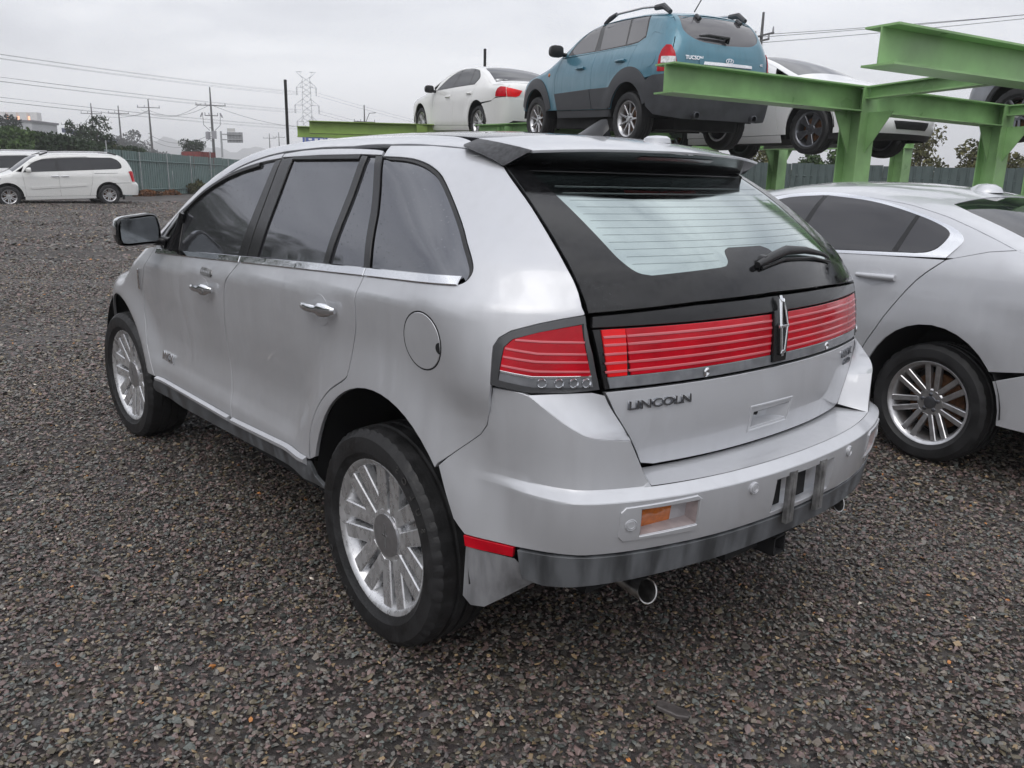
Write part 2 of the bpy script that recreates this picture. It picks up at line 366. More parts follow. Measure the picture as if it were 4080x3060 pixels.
def bump(s,z):
    """bumper outer surface, s = arc length from the rear axle station on the left, over the centre line, to the right"""
    s=np.asarray(s,float); z=np.asarray(z,float); m=s>SC; q=np.where(m,2*SC-s,s); e=1e-4
    x=_fx(q); y=_fy(q); tx=(_fx(q+e)-_fx(q-e))/(2*e); ty=(_fy(q+e)-_fy(q-e))/(2*e); l=np.hypot(tx,ty)+1e-9
    nx,ny=ty/l,-tx/l           # outward
    i=inset(s,z); y2=np.maximum(y-ny*i,0); return np.stack([x-nx*i,np.where(m,-y2,y2),z],-1)
def Lfront(x): return .33*np.clip((x-2.55)/1.2,0,None)**2.6
def LS(x,z):
    z=np.asarray(z,float); x=np.asarray(x,float); b=LB(z,x); xr=Lxr(z); yr=Lyr(z); A=b-yr
    L=.34+.11*sst(1.0,1.25,z)+.12*sst(1.25,1.55,z); t=np.clip(1-(x-xr)/L,0,1.5)
    up=b-A*t**2.5
    q=b-(.943-_cyx(np.clip(x,-.93,0)))
    w=sst(1.0,.88,z); w2=sst(-.45,-.80,x)
    low=q-w2*(irear(z)-(.943-b))*1.15
    return up*(1-w)+low*w+flare(x,z)-Lfront(x)
Lzt=ip([-1.0,-.40,-.25,0.0,.35,.7,1.0,1.3,1.5,1.65,1.8,2.0,2.2,2.4,2.6,2.72,3.0,3.5,3.75,4.0],[1.45,1.640,1.670,1.698,1.716,1.720,1.716,1.700,1.675,1.643,1.60,1.525,1.43,1.325,1.205,1.14,1.09,.99,.87,.6])
def LT(x,y):
    w=.62+0*x; return Lzt(x)-.046*np.abs(y/.62)**2.2*(1+.5*sst(1.3,2.2,x))
def LF(y,z): return 3.775-.25*np.abs(y/.8)**3-.35*np.clip((z-.75)/.5,0,1)**2
def Lf(p):
    x,y,z=p[...,0],np.abs(p[...,1]),p[...,2]
    a=smax(y-LS(x,z),z-LT(x,y),.075); return smax(a,x-LF(y,z),.12)
def bis(fn,o,d,lo,hi,n=11):
    """first crossing along rays: bisection then secant polish"""
    lo=np.full(o.shape[:-1],lo,float); hi=np.full(o.shape[:-1],hi,float)
    for _ in range(n):
        m=.5*(lo+hi); g=fn(o+d*m[...,None])<0; lo=np.where(g,m,lo); hi=np.where(g,hi,m)
    fl=fn(o+d*lo[...,None]); fh=fn(o+d*hi[...,None]); t=lo-fl*(hi-lo)/np.where(np.abs(fh-fl)<1e-12,1,fh-fl)
    return np.clip(t,lo,hi)
def grad(fn,X,e=2e-3):
    g=np.stack([fn(X+np.eye(3)[i]*e)-fn(X-np.eye(3)[i]*e) for i in range(3)],-1); return g/(np.linalg.norm(g,axis=-1)[...,None]+1e-12)
def Lside(x,z):
    x=np.asarray(x,float); z=np.asarray(z,float); o=np.stack([x,0*x,z],-1); d=np.zeros_like(o); d[...,1]=1
    t=bis(Lf,o,d,.3,1.0); return np.stack([x,t,z],-1)
def Ltop(x,y):
    x=np.asarray(x,float); y=np.asarray(y,float); o=np.stack([x,y,0*x+.7],-1); d=np.zeros_like(o); d[...,2]=1
    t=bis(Lf,o,d,0,1.1); return np.stack([x,y,.7+t],-1)
Lside.f=Ltop.f=Lf
Lbul=ip([.70,.76,.85,1.0,1.2,1.4,1.6],[.055,.06,.075,.095,.118,.115,.10])
def Lrear(y,z):
    ye=Lyr(z); return np.stack([Lxr(z)-Lbul(z)*(1-np.clip(np.abs(y)/ye,0,1.3)**2.2),np.asarray(y,float)+0*z,np.asarray(z,float)],-1)
# ------------------------------------------------------------------ wheels
def tyre(mb,Rt,Rr,w,n=120,sipe=4,dep=.005):
    h=w/2
    prof=[(-h*.80,Rr-.012),(-h*.97,Rr+.02),(-h,Rr+(Rt-Rr)*.5),(-h*.93,Rt-.018),(-h*.80,Rt-.004),(-h*.45,Rt),(-h*.42,Rt-.008),(-h*.34,Rt-.008),(-h*.31,Rt+.001),(-h*.05,Rt+.001),(-h*.03,Rt-.008),(h*.03,Rt-.008),(h*.05,Rt+.001),(h*.31,Rt+.001),(h*.34,Rt-.008),(h*.42,Rt-.008),(h*.45,Rt),(h*.80,Rt-.004),(h*.93,Rt-.018),(h*.985,Rr+(Rt-Rr)*.72),(h*.985,Rr+(Rt-Rr)*.70),(h,Rr+(Rt-Rr)*.5),(h*.97,Rr+.02),(h*.86,Rr+.004),(h*.80,Rr-.012)]
    V=[];Fc=[];m=len(prof)
    for k in range(n):
        a=2*math.pi*k/n
        for i,(y,r) in enumerate(prof):
            if sipe and k%sipe==0 and i in (3,4,17,18): r-=dep
            V.append((r*math.cos(a),y,r*math.sin(a)))
    for k in range(n):
        for i in range(m-1): Fc.append((k*m+i,k*m+i+1,((k+1)%n)*m+i+1,((k+1)%n)*m+i))
    return mb.add(V,Fc)
def arcpts(cx,cz,rx,rz,a0,a1,n=16): return [(cx+rx*math.cos(R(a0+(a1-a0)*i/n)),cz+rz*math.sin(R(a0+(a1-a0)*i/n))) for i in range(n+1)]
def make_wheel(parent,pos,side,spec,steer=0,phase=0):
    """wheel (rim with spokes) > tyre, hub_cap, brake_disc ; axis is the car's y"""
    Rt,Rr,w=spec['Rt'],spec['Rr'],spec['w']; fo=spec.get('face',w*.40); m=spec.get('mat',alloy)
    mb=MB(); seg=spec.get('seg',56)
    mb.lathe([(-w*.42,Rr-.004),(-w*.42,Rr-.03),(-w*.1,Rr-.045),(w*.2,Rr-.042),(fo-.012,Rr-.026),(fo-.002,Rr-.018),(fo+.004,Rr-.006),(fo+.002,Rr),(fo-.012,Rr+.001)],seg)
    def spoke(poly,a,yh,yr,ch=.004,th=.03):
        ca,sa=math.cos(a),math.sin(a); r0=spec['r0']; r1=Rr
        mb.prism(poly,lambda u,v,t: (ca*v-sa*u,yh+(yr-yh)*max(0,min(1,(v-r0)/(r1-r0)))+t,sa*v+ca*u),-th,0,ch)
    n=spec['n']; yh=fo+spec.get('dish',-.035); yr=fo-.006; r0=spec['r0']; wd=spec['wd']; g=spec.get('gap',0); re=Rr-.016
    for k in range(n):
        a=2*math.pi*k/n+phase+R(90)
        if g:
            tw=spec.get('spread',0)
            for s_ in (-1,1): spoke([(s_*g-wd/2,r0),(s_*g+wd/2,r0),(s_*(g+tw)+wd*.55,re),(s_*(g+tw)-wd*.55,re)],a,yh,yr)
        else: spoke([(-wd*.42,r0),(wd*.42,r0),(wd*spec.get('flare',.9),re),(-wd*spec.get('flare',.9)*spec.get('swirl',1),re)],a,yh,yr)
    mb.lathe([(yh-.03,.001),(yh-.03,r0+.012),(yh-.006,r0+.014),(yh,r0+.006),(yh,.03),(yh-.004,.001)],40)
    if spec.get('dishplate'): mb.lathe([(fo-.050,.07),(fo-.060,.14),(fo-.074,.195),(fo-.085,.20),(fo-.09,.07)],56)
    o=mb.build('wheel',m,parent,angle=28); o.location=pos; o.rotation_euler=(0,0,(0 if side>0 else math.pi)+steer)
    t=tyre(MB(),Rt,Rr,w,spec.get('tn',96),spec.get('sipe',4)).build('tyre',rubber,o,angle=22)
    MB().lathe([(yh,.001),(yh+.006,.001),(yh+.007,spec['cap']*.6),(yh+.004,spec['cap']),(yh-.01,spec['cap']+.003)],36).build('hub_cap',spec.get('capmat',m),o,angle=28)
    MB().lathe([(-.02,.02),(-.02,Rr*.66),(-.008,Rr*.67),(.0,Rr*.66),(.0,.02)],40).build('brake_disc',spec.get('discmat',rust),o,angle=28)
    MB().lathe([(-w*.3,.01),(-w*.3,Rr-.02)],30).build('brake_backing',liner,o)
    if spec.get('nuts'):
        for k in range(5):
            a=2*math.pi*k/5+R(90)+phase; MB().lathe([(yh-.01,.012),(yh+.006,.011),(yh+.009,.006),(yh+.009,.0005)],10,c=(math.cos(a)*spec['nuts'],0,math.sin(a)*spec['nuts'])).build('wheel_nut',alloyd,o)
    return o
def well(parent,fn_arch,yo,yi,cx,cz,mirror=True):
    """dark wheel housing"""
    A=[(x,yo,z) for x,z in fn_arch]; B=[(x,yi,z) for x,z in fn_arch]
    V=A+B; k=len(A); Fc=[(i,i+1,k+i+1,k+i) for i in range(k-1)]; V.append((cx,yi,cz-.15)); Fc+=[(k+i,k+i+1,2*k) for i in range(k-1)]
    meshobj('wheel_housing',V,Fc,liner,parent,True,30)
    if mirror: meshobj('wheel_housing',[(x,-y,z) for x,y,z in V],[f[::-1] for f in Fc],liner,parent,True,30)

# ------------------------------------------------------------------ ground
def zg(x,y): return .50*sst(4.,34.,np.asarray(x,float)+.08*np.asarray(y,float))
def nz2(x,y,f,seed=0):
    return np.sin(x*f*1.3+seed)*np.cos(y*f*.9+1.7*seed)+.5*np.sin(x*f*2.7-y*f*1.9+seed*2.1)+.25*np.sin(x*f*5.1+y*f*4.3+seed*.7)
def ground():
    rs=np.concatenate([np.linspace(0,12,61)[1:],np.geomspace(12.4,60,60),np.geomspace(65,6000,36)]); na=180
    V=[(0,0,0)];Fc=[]
    A=np.linspace(0,2*np.pi,na,endpoint=False)
    for r_ in rs:
        x=CP.x+r_*np.cos(A); y=CP.y+r_*np.sin(A); z=zg(x,y)+(.012*nz2(x,y,1.1,1)+.006*nz2(x,y,3.1,2))*np.clip((r_-3)/6,0,1)*np.clip((70-r_)/20,0,1)-.006
        if r_<12: z=np.minimum(z,-.006+zg(x,y)+.01)
        V+=list(zip(x,y,z))
    V[0]=(CP.x,CP.y,-.006)
    for k in range(na): Fc.append((0,1+k,1+(k+1)%na))
    for j in range(len(rs)-1):
        for k in range(na): Fc.append((1+j*na+k,1+(j+1)*na+k,1+(j+1)*na+(k+1)%na,1+j*na+(k+1)%na))
    m=bpy.data.materials.new('gravel_ground'); m.use_nodes=True; t=m.node_tree; b=t.nodes['Principled BSDF']; I=b.inputs; lk=t.links.new
    tc=N(t,'ShaderNodeTexCoord'); v=N(t,'ShaderNodeTexVoronoi'); v.inputs['Scale'].default_value=26; v.inputs['Randomness'].default_value=1
    lk(tc.outputs['Object'],v.inputs['Vector'])
    rp=N(t,'ShaderNodeValToRGB'); el=rp.color_ramp.elements; el[0].position=0; el[0].color=(.050,.046,.045,1); el[1].position=1; el[1].color=(.14,.12,.10,1)
    for p_,c_ in ((.25,(.078,.064,.062)),(.45,(.070,.070,.068)),(.62,(.095,.082,.066)),(.8,(.105,.100,.098))):
        e=el.new(p_); e.color=(*c_,1)
    sp=N(t,'ShaderNodeSeparateColor'); lk(v.outputs['Color'],sp.inputs[0]); lk(sp.outputs[0],rp.inputs[0])
    n1=N(t,'ShaderNodeTexNoise'); n1.inputs['Scale'].default_value=.55; n1.inputs['Detail'].default_value=6; lk(tc.outputs['Object'],n1.inputs['Vector'])
    r2=N(t,'ShaderNodeValToRGB'); r2.color_ramp.elements[0].position=.36; r2.color_ramp.elements[0].color=(.62,.58,.55,1); r2.color_ramp.elements[1].position=.62; r2.color_ramp.elements[1].color=(1.25,1.25,1.28,1); lk(n1.outputs['Fac'],r2.inputs[0])
    mu=N(t,'ShaderNodeMixRGB',blend_type='MULTIPLY'); mu.inputs[0].default_value=1; lk(rp.outputs[0],mu.inputs[1]); lk(r2.outputs[0],mu.inputs[2]); lk(mu.outputs[0],I['Base Color'])
    I['Roughness'].default_value=.72; I['Specular IOR Level'].default_value=.35
    n3=N(t,'ShaderNodeTexNoise'); n3.inputs['Scale'].default_value=7; n3.inputs['Detail'].default_value=8; n3.inputs['Roughness'].default_value=.7; lk(tc.outputs['Object'],n3.inputs['Vector'])
    ad=N(t,'ShaderNodeMath',operation='MULTIPLY_ADD'); ad.inputs[1].default_value=2.5; lk(n3.outputs['Fac'],ad.inputs[0]); sb=N(t,'ShaderNodeMath',operation='MULTIPLY'); sb.inputs[1].default_value=-1.2; lk(v.outputs['Distance'],sb.inputs[0]); lk(sb.outputs[0],ad.inputs[2])
    bp=N(t,'ShaderNodeBump'); bp.inputs['Strength'].default_value=.9; bp.inputs['Distance'].default_value=.03; lk(ad.outputs[0],bp.inputs['Height']); lk(bp.outputs[0],I['Normal'])
    o_=meshobj('ground',V,Fc,m,None,True,sharp=False); tag(o_,kind='structure'); return o_
ground()
# loose stones: real chips scattered over the yard, thinning out with distance
def gravel():
    coll=bpy.data.collections.new('stone_shapes')
    sm=bpy.data.materials.new('wet_stone'); sm.use_nodes=True; t=sm.node_tree; b=t.nodes['Principled BSDF']; at_=N(t,'ShaderNodeAttribute',attribute_type='INSTANCER',attribute_name='col'); 
    nz=N(t,'ShaderNodeTexNoise'); nz.inputs['Scale'].default_value=3; tc=N(t,'ShaderNodeTexCoord'); t.links.new(tc.outputs['Object'],nz.inputs['Vector'])
    mr=N(t,'ShaderNodeMapRange'); mr.inputs['To Min'].default_value=.7; mr.inputs['To Max'].default_value=1.25; t.links.new(nz.outputs['Fac'],mr.inputs['Value'])
    mu=N(t,'ShaderNodeMixRGB',blend_type='MULTIPLY'); mu.inputs[0].default_value=1; t.links.new(at_.outputs['Color'],mu.inputs[1]); t.links.new(mr.outputs[0],mu.inputs[2]); t.links.new(mu.outputs[0],b.inputs['Base Color'])
    b.inputs['Roughness'].default_value=.38
    for k in range(10):
        bm=bmesh.new(); n=11
        for i in range(n):
            p=RNG.normal(size=3); p/=np.linalg.norm(p); p*=RNG.uniform(.75,1.0); bm.verts.new((p[0]*.5,p[1]*RNG.uniform(.26,.40),p[2]*RNG.uniform(.12,.22)))
        bmesh.ops.convex_hull(bm,input=bm.verts); 
        for v in [v for v in bm.verts if not v.link_faces]: bm.verts.remove(v)
        me=bpy.data.meshes.new('stone_%d'%k); bm.to_mesh(me); bm.free(); me.materials.append(sm); coll.objects.link(bpy.data.objects.new('stone_shape',me))
    def ring(r0,r1,dens,s0,s1):
        n=int(.5*(r1*r1-r0*r0)*R(112)*dens); r_=np.sqrt(RNG.uniform(r0*r0,r1*r1,n)); a=RNG.uniform(R(-97),R(15),n); return CP.x+r_*np.cos(a),CP.y+r_*np.sin(a),RNG.uniform(s0,s1,n)*RNG.choice([.7,1,1,1.25,1.8],n,p=[.25,.35,.25,.12,.03])
    parts=[ring(.8,4.2,6000,.017,.030),ring(4.2,7.5,3000,.022,.037),ring(7.5,15,900,.03,.055),ring(15,34,130,.05,.10)]
    x,y,s=[np.concatenate([p[i] for p in parts]) for i in range(3)]; n=len(x); z=zg(x,y)+RNG.uniform(-.006,.010,n)
    pal=np.array([(.115,.085,.085),(.10,.078,.080),(.10,.10,.098),(.075,.088,.088),(.095,.086,.062),(.13,.12,.11),(.06,.055,.058),(.19,.145,.09),(.30,.13,.04),(.45,.43,.40)]); pr=np.array([.17,.15,.18,.14,.13,.10,.085,.040,.002,.0025]); pr/=pr.sum()
    c=pal[RNG.choice(len(pal),n,p=pr)]*np.array([1.36,1.27,1.16])*RNG.uniform(.55,1.5,(n,1)); c=np.concatenate([c,np.ones((n,1))],1)
    me=bpy.data.meshes.new('loose_gravel'); me.vertices.add(n); me.vertices.foreach_set('co',np.stack([x,y,z],1).ravel())
    a=me.attributes.new('col','FLOAT_COLOR','POINT'); a.data.foreach_set('color',c.astype(np.float32).ravel())
    a=me.attributes.new('rot','FLOAT_VECTOR','POINT'); a.data.foreach_set('vector',np.stack([RNG.normal(0,.28,n),RNG.normal(0,.28,n),RNG.uniform(0,6.283,n)],1).astype(np.float32).ravel())
    a=me.attributes.new('siz','FLOAT','POINT'); a.data.foreach_set('value',s.astype(np.float32))
    ob=link(bpy.data.objects.new('loose_gravel',me)); tag(ob,'wet dark crushed stone spread over the yard','gravel',kind='stuff')
    g=bpy.data.node_groups.new('scatter','GeometryNodeTree'); g.interface.new_socket('Geometry',in_out='INPUT',socket_type='NodeSocketGeometry'); g.interface.new_socket('Geometry',in_out='OUTPUT',socket_type='NodeSocketGeometry')
    gi=N(g,'NodeGroupInput'); go=N(g,'NodeGroupOutput'); mp=N(g,'GeometryNodeMeshToPoints'); ip_=N(g,'GeometryNodeInstanceOnPoints'); ci=N(g,'GeometryNodeCollectionInfo'); ci.inputs['Collection'].default_value=coll; ci.inputs['Separate Children'].default_value=True; ci.inputs['Reset Children'].default_value=True
    def na(nm,ty): q=N(g,'GeometryNodeInputNamedAttribute',data_type=ty); q.inputs['Name'].default_value=nm; return q
    ra=na('rot','FLOAT_VECTOR'); sa=na('siz','FLOAT'); e2=N(g,'FunctionNodeEulerToRotation'); rn=N(g,'FunctionNodeRandomValue',data_type='INT'); rn.inputs[4].default_value=0; rn.inputs[5].default_value=9
    ip_.inputs['Pick Instance'].default_value=True; lk=g.links.new
    lk(gi.outputs[0],mp.inputs[0]); lk(mp.outputs[0],ip_.inputs['Points']); lk(ci.outputs[0],ip_.inputs['Instance']); lk(rn.outputs[2],ip_.inputs['Instance Index']); lk(ra.outputs[0],e2.inputs[0]); lk(e2.outputs[0],ip_.inputs['Rotation']); lk(sa.outputs[0],ip_.inputs['Scale']); lk(ip_.outputs[0],go.inputs[0])
    md=ob.modifiers.new('scatter','NODES'); md.node_group=g
gravel()
# a few slate slabs that stand out of the gravel
slate=mat('slate_slab',(.085,.075,.072),.5,noise=.3,nscale=30,bump=.3,bscale=50)
def slab(x,y,L_,w_,rz,label,m=slate):
    pts=[(-L_/2,-w_*.35),(-L_*.3,-w_/2),(L_*.38,-w_*.45),(L_/2,-w_*.1),(L_*.42,w_*.45),(-L_*.2,w_/2),(-L_/2,w_*.2)]; c_,s_=math.cos(rz),math.sin(rz)
    o_=MB().prism(pts,lambda u,v,w: (u,v,w),0,.012,.003).build('stone_slab',m); o_.location=(x,y,float(zg(x,y))+.006); o_.rotation_euler=(R(4),R(-5),rz); tag(o_,label,'stone')
slab(-.985,1.615,.11,.05,R(35),'long brown slate slab lying in the gravel near the lower left corner')
slab(-.90,.47,.105,.05,R(20),'brown slate slab in the gravel below the exhaust pipe')
# ------------------------------------------------------------------ steel sheet fences
teal_f=mat('grey_green_sheet',(.125,.185,.175),.5,.15,noise=.14,nscale=2.5,stretch=(1,1,.3),rnoise=.1); dark_f=mat('dark_grey_green_sheet',(.085,.115,.112),.5,.1,noise=.15,nscale=3,rnoise=.1)
galv=mat('galvanised_steel',(.42,.43,.44),.45,.6,noise=.2,nscale=12)
def sheet_mesh(w_,h,m,name):
    pr=[];k=3
    for i in range(k):
        x0=w_*i/k; d=w_/k; pr+=[(x0,0),(x0+d*.62,0),(x0+d*.70,.032),(x0+d*.92,.032)]
    pr.append((w_,0)); V=[(x,y,0) for x,y in pr]+[(x,y,h) for x,y in pr]; n=len(pr); Fc=[(i,i+1,n+i+1,n+i) for i in range(n-1)]
    me=bpy.data.meshes.new(name); me.from_pydata(V,[],Fc); me.materials.append(m); return me
def fence(a,b,h,m,label,rails,post=2.6,slope=None,ribside=1):
    a=Vector(a); b=Vector(b); d=b-a; L_=d.length; ang=math.atan2(d.y,d.x); w_=.80; n=int(L_/w_); me=sheet_mesh(w_,h,m,'sheet')
    root=thing('sheet_fence',label,'fence',(a.x,a.y,0),ang)
    for i in range(n):
        p=a+d*(i*w_/L_); o_=link(bpy.data.objects.new('sheet',me),root); o_.location=(i*w_,RNG.normal(0,.006),float(zg(p.x,p.y))+RNG.normal(0,.012)+.02); o_.rotation_euler=(RNG.normal(0,.006),RNG.normal(0,.003),0)
    zz=[float(zg(*(a+d*t).xy)) for t in (0,.25,.5,.75,1)]
    for hr in rails:
        for q in range(4):
            t0,t1=q/4,(q+1)/4; p=[(L_*t0,ribside*-.045,zz[q]+hr),(L_*t1,ribside*-.045,zz[q+1]+hr)]; MB().tube(p,.03,6).build('rail',m if m is dark_f else teal_f,root)
    for i in range(int(L_/post)):
        p=a+d*(i*post/L_); z0=float(zg(p.x,p.y)); MB().tube([(i*post,ribside*-.09,z0-.1),(i*post,ribside*-.09,z0+h+(.0 if i%4 else .35))],.024,8).build('post',galv,root)
fence((35.0,-7.17,0),(86,-47.7,0),1.93,teal_f,'pale grey-green corrugated steel fence behind the white van',(1.55,.28),3.2)
fence((24,-23.6,0),(-9,-29.7,0),2.22,dark_f,'dark grey-green sheet fence behind the green rack and silver saloon',(1.82,.9),3.0,ribside=-1)
# ------------------------------------------------------------------ green parking rack of H-section steel
def hbeam(mb,a,b,h=.25,w_=.25,up=Vector((0,0,1)),t=.014,tw=.010):
    a=Vector(a); b=Vector(b); d=(b-a).normalized(); s_=d.cross(up).normalized(); u=s_.cross(d)
    def bar(o0,dx,dy):
        V=[]
        for p in (a,b):
            for i,j in ((-1,-1),(1,-1),(1,1),(-1,1)): V.append(p+s_*(o0[0]+i*dx/2)+u*(o0[1]+j*dy/2))
        mb.add(V,[(0,1,2,3),(4,7,6,5),(0,4,5,1),(1,5,6,2),(2,6,7,3),(3,7,4,0)])
    bar((0,-t/2),w_,t); bar((0,-h+t/2),w_,t); bar((0,-h/2),tw,h-2*t); return mb
def hbeam_s(mb,a,b): return hbeam(mb,a,b,.125,.125)
def rack(label,m,beams,cols,gussets=()):
    root=thing('steel_rack',label,'rack',(cols[0][0],cols[0][1],0)); ox,oy=cols[0][0],cols[0][1]
    for bm_ in beams:
        a,b=bm_[:2]; (hbeam_s if len(bm_)>2 else hbeam)(MB(),(a[0]-ox,a[1]-oy,a[2]),(b[0]-ox,b[1]-oy,b[2])).build('beam',m,root,angle=20)
    for x,y,z1,ang in cols:
        up=Vector((math.cos(ang),math.sin(ang),0)); mb=MB(); c_=Vector((x-ox,y-oy,0))+up*.125
        z0=float(zg(x,y)); hbeam(mb,c_+Vector((0,0,z0-.1)),c_+Vector((0,0,z1)),up=up); mb.box((x-ox,y-oy,z0+.01),(.4,.4,.03),Matrix.Rotation(ang,3,'Z')); mb.build('column',m,root,angle=20)
    for (x,y,z,ang) in gussets:
        dx,dy=math.cos(ang),math.sin(ang); f=lambda u,v,w: (x-ox+dx*u-dy*w,y-oy+dy*u+dx*w,z+v)
        MB().prism([(.12,0),(.40,0),(.12,-.42)],f,-.006,.006).build('gusset',m,root)
    return root
LA=R(-8); tv=Vector((-math.sin(-LA)*1,-math.cos(LA),0)); lv=Vector((math.cos(LA),math.sin(LA),0))
zt_=2.55
A_=(2.28,-6.30); Bc=(1.93,-9.10); A0=(.17,-5.45); B0=(-.20,-8.55)
rack('green steel parking rack with cantilever beams standing right of the blue SUV',green,
     [((2.68,-3.60,zt_),(A_[0],A_[1]-.0,zt_)),((A_[0]-.018,A_[1]-.13,zt_),(Bc[0],Bc[1],zt_)),((.575,-3.20,zt_+.005),(A0[0],A0[1],zt_+.005)),((A0[0],A0[1]-.13,zt_),(B0[0],B0[1],zt_)),((A_[0]-.13,A_[1]+.05,zt_-.004),(A0[0]+.13,A0[1]-.05,zt_-.004),1),((Bc[0]-.13,Bc[1]+.03,zt_-.004),(B0[0]+.13,B0[1]-.03,zt_-.004),1)],
     [(A_[0],A_[1],zt_-.016,LA),(Bc[0],Bc[1],zt_-.016,LA),(A0[0],A0[1],zt_-.016,LA),(B0[0],B0[1],zt_-.016,LA)],
     [(A_[0],A_[1],zt_-.255,R(82)),(A_[0],A_[1],zt_-.255,R(172)),(Bc[0],Bc[1],zt_-.255,R(82)),(Bc[0],Bc[1],zt_-.255,R(172))])
rack('dark green steel rack carrying the blue SUV and the white saloon behind it',green,
     [((9.6,-6.95,2.47),(6.85,-7.62,2.50)),((7.5,-8.15,2.50),(6.42,-9.45,2.50)),((7.9,-9.6,2.485),(6.75,-13.6,2.485)),((9.4,-11.6,2.46),(4.4,-12.4,2.46)),((9.4,-8.5,2.46),(7.0,-8.95,2.46))],
     [(7.05,-12.45,2.45,LA),(7.75,-9.4,2.45,LA),(9.0,-7.1,2.43,LA),(4.6,-12.4,2.43,LA)],[(7.05,-12.45,2.23,R(82)),(7.05,-12.45,2.23,R(-98))])
rack('yellow-green steel rack with two long beams left of the white saloon',ygreen,
     [((14.19,-5.98,2.66),(12.6,-8.35,2.66)),((16.83,-6.98,2.70),(15.2,-9.6,2.70)),((14.4,-8.2,2.64),(9.6,-9.3,2.5)),((14.0,-10.4,2.64),(9.4,-11.3,2.5))],
     [(12.9,-7.9,2.63,LA),(15.8,-8.6,2.66,LA),(13.2,-10.5,2.6,LA)])
# thin black posts
blk=mat('black_steel',(.012,.012,.012),.5,noise=.3,nscale=20)
for (x,y,z1,lb) in ((19.74,-8.09,4.08,'tall thin black steel post left of the lattice pylon'),(18.06,-13.72,5.33,'black steel post rising behind the roof of the white saloon')):
    o_=thing('steel_post',lb,'post',(x,y,float(zg(x,y)))); MB().tube([(0,0,-.1),(0,0,z1-float(zg(x,y)))],.042,10).build('shaft',blk,o_); MB().box((0,0,.01),(.2,.2,.02)).build('base_plate',blk,o_)
# ------------------------------------------------------------------ plants
leafm={}
def leafmat(name,c,c2,rough=.6):
    return mat(name,c,rough,col2=c2,nscale=1.6,detail=3,spec=.2)
def leaves(blobs,n,size,seed=0,flat=.0):
    """leaf faces spread through ellipsoid clumps; blobs: (x,y,z,rx,ry,rz)"""
    g=np.random.default_rng(seed); bl=np.array(blobs,float); wt=bl[:,3]*bl[:,4]*bl[:,5]; idx=g.choice(len(bl),n,p=wt/wt.sum())
    d=g.normal(size=(n,3)); d/=np.linalg.norm(d,axis=1)[:,None]; r_=g.uniform(.25,1.05,n)**.6; c=bl[idx,:3]+d*r_[:,None]*bl[idx,3:6]
    a=g.normal(size=(n,3)); a/=np.linalg.norm(a,axis=1)[:,None]; b_=np.cross(a,g.normal(size=(n,3))); b_/=np.linalg.norm(b_,axis=1)[:,None]
    s=size*g.uniform(.6,1.5,n)[:,None]; V=np.stack([c-a*s*.6,c+b_*s*.35,c+a*s*.6,c-b_*s*.35],1).reshape(-1,3); k=np.arange(n)*4
    return V,np.stack([k,k+1,k+2,k+3],1)
def foliage(name,blobs,n,size,m,parent,seed):
    V,Fc=leaves(blobs,n,size,seed); me=bpy.data.meshes.new(name); me.vertices.add(len(V)); me.vertices.foreach_set('co',V.ravel()); me.loops.add(len(Fc)*4); me.loops.foreach_set('vertex_index',Fc.ravel().astype(np.int32)); me.polygons.add(len(Fc)); me.polygons.foreach_set('loop_start',(np.arange(len(Fc))*4).astype(np.int32)); me.materials.append(m); me.update(calc_edges=True)
    return link(bpy.data.objects.new(name,me),parent)
bark=mat('bark',(.06,.045,.035),.9,noise=.4,nscale=12)
def tree(x,y,h,w_,label,m,n=2600,leaf=.12,seed=0,trunk=.35,group=None,name='tree',low=.25,z0=None,gaps=9):
    g=np.random.default_rng(seed); z0=float(zg(x,y)) if z0 is None else z0; o_=thing(name,label,'tree' if name!='bush' else 'bush',(x,y,z0),group=group)
    bl=[]
    for i in range(gaps):
        a=g.uniform(0,6.28); t=g.uniform(low,1); rr=w_*.5*math.sqrt(max(.05,1-((t-.5)/.62)**2))*g.uniform(.3,.85); bl.append((rr*math.cos(a),rr*math.sin(a),h*t*.93,w_*g.uniform(.14,.26),w_*g.uniform(.14,.26),h*g.uniform(.08,.15)))
    bl.append((0,0,h*.6,w_*.22,w_*.22,h*.25))
    foliage('crown',bl,n,leaf,m,o_,seed+1)
    mb=MB(); mb.tube([(0,0,-.2),(.02*h,0,h*.35),(0,.01*h,h*.85)],[w_*.035+.03,w_*.025+.02,.015],7)
    for b in bl[:7]: mb.tube([(0,0,h*g.uniform(.2,.5)),(b[0]*.5,b[1]*.5,b[2]*.8),(b[0],b[1],b[2])],[w_*.014+.012,w_*.009+.008,.006],5)
    mb.build('trunk',bark,o_); return o_
lf1=leafmat('leaf_green',(.075,.125,.036),(.030,.058,.018)); lf2=leafmat('leaf_dark',(.035,.060,.026),(.016,.030,.014)); lf3=leafmat('leaf_olive',(.15,.14,.055),(.055,.062,.025)); lf4=leafmat('leaf_far',(.045,.055,.048),(.025,.032,.03)); dry=leafmat('dry_leaf',(.20,.085,.035),(.09,.05,.025),.8)
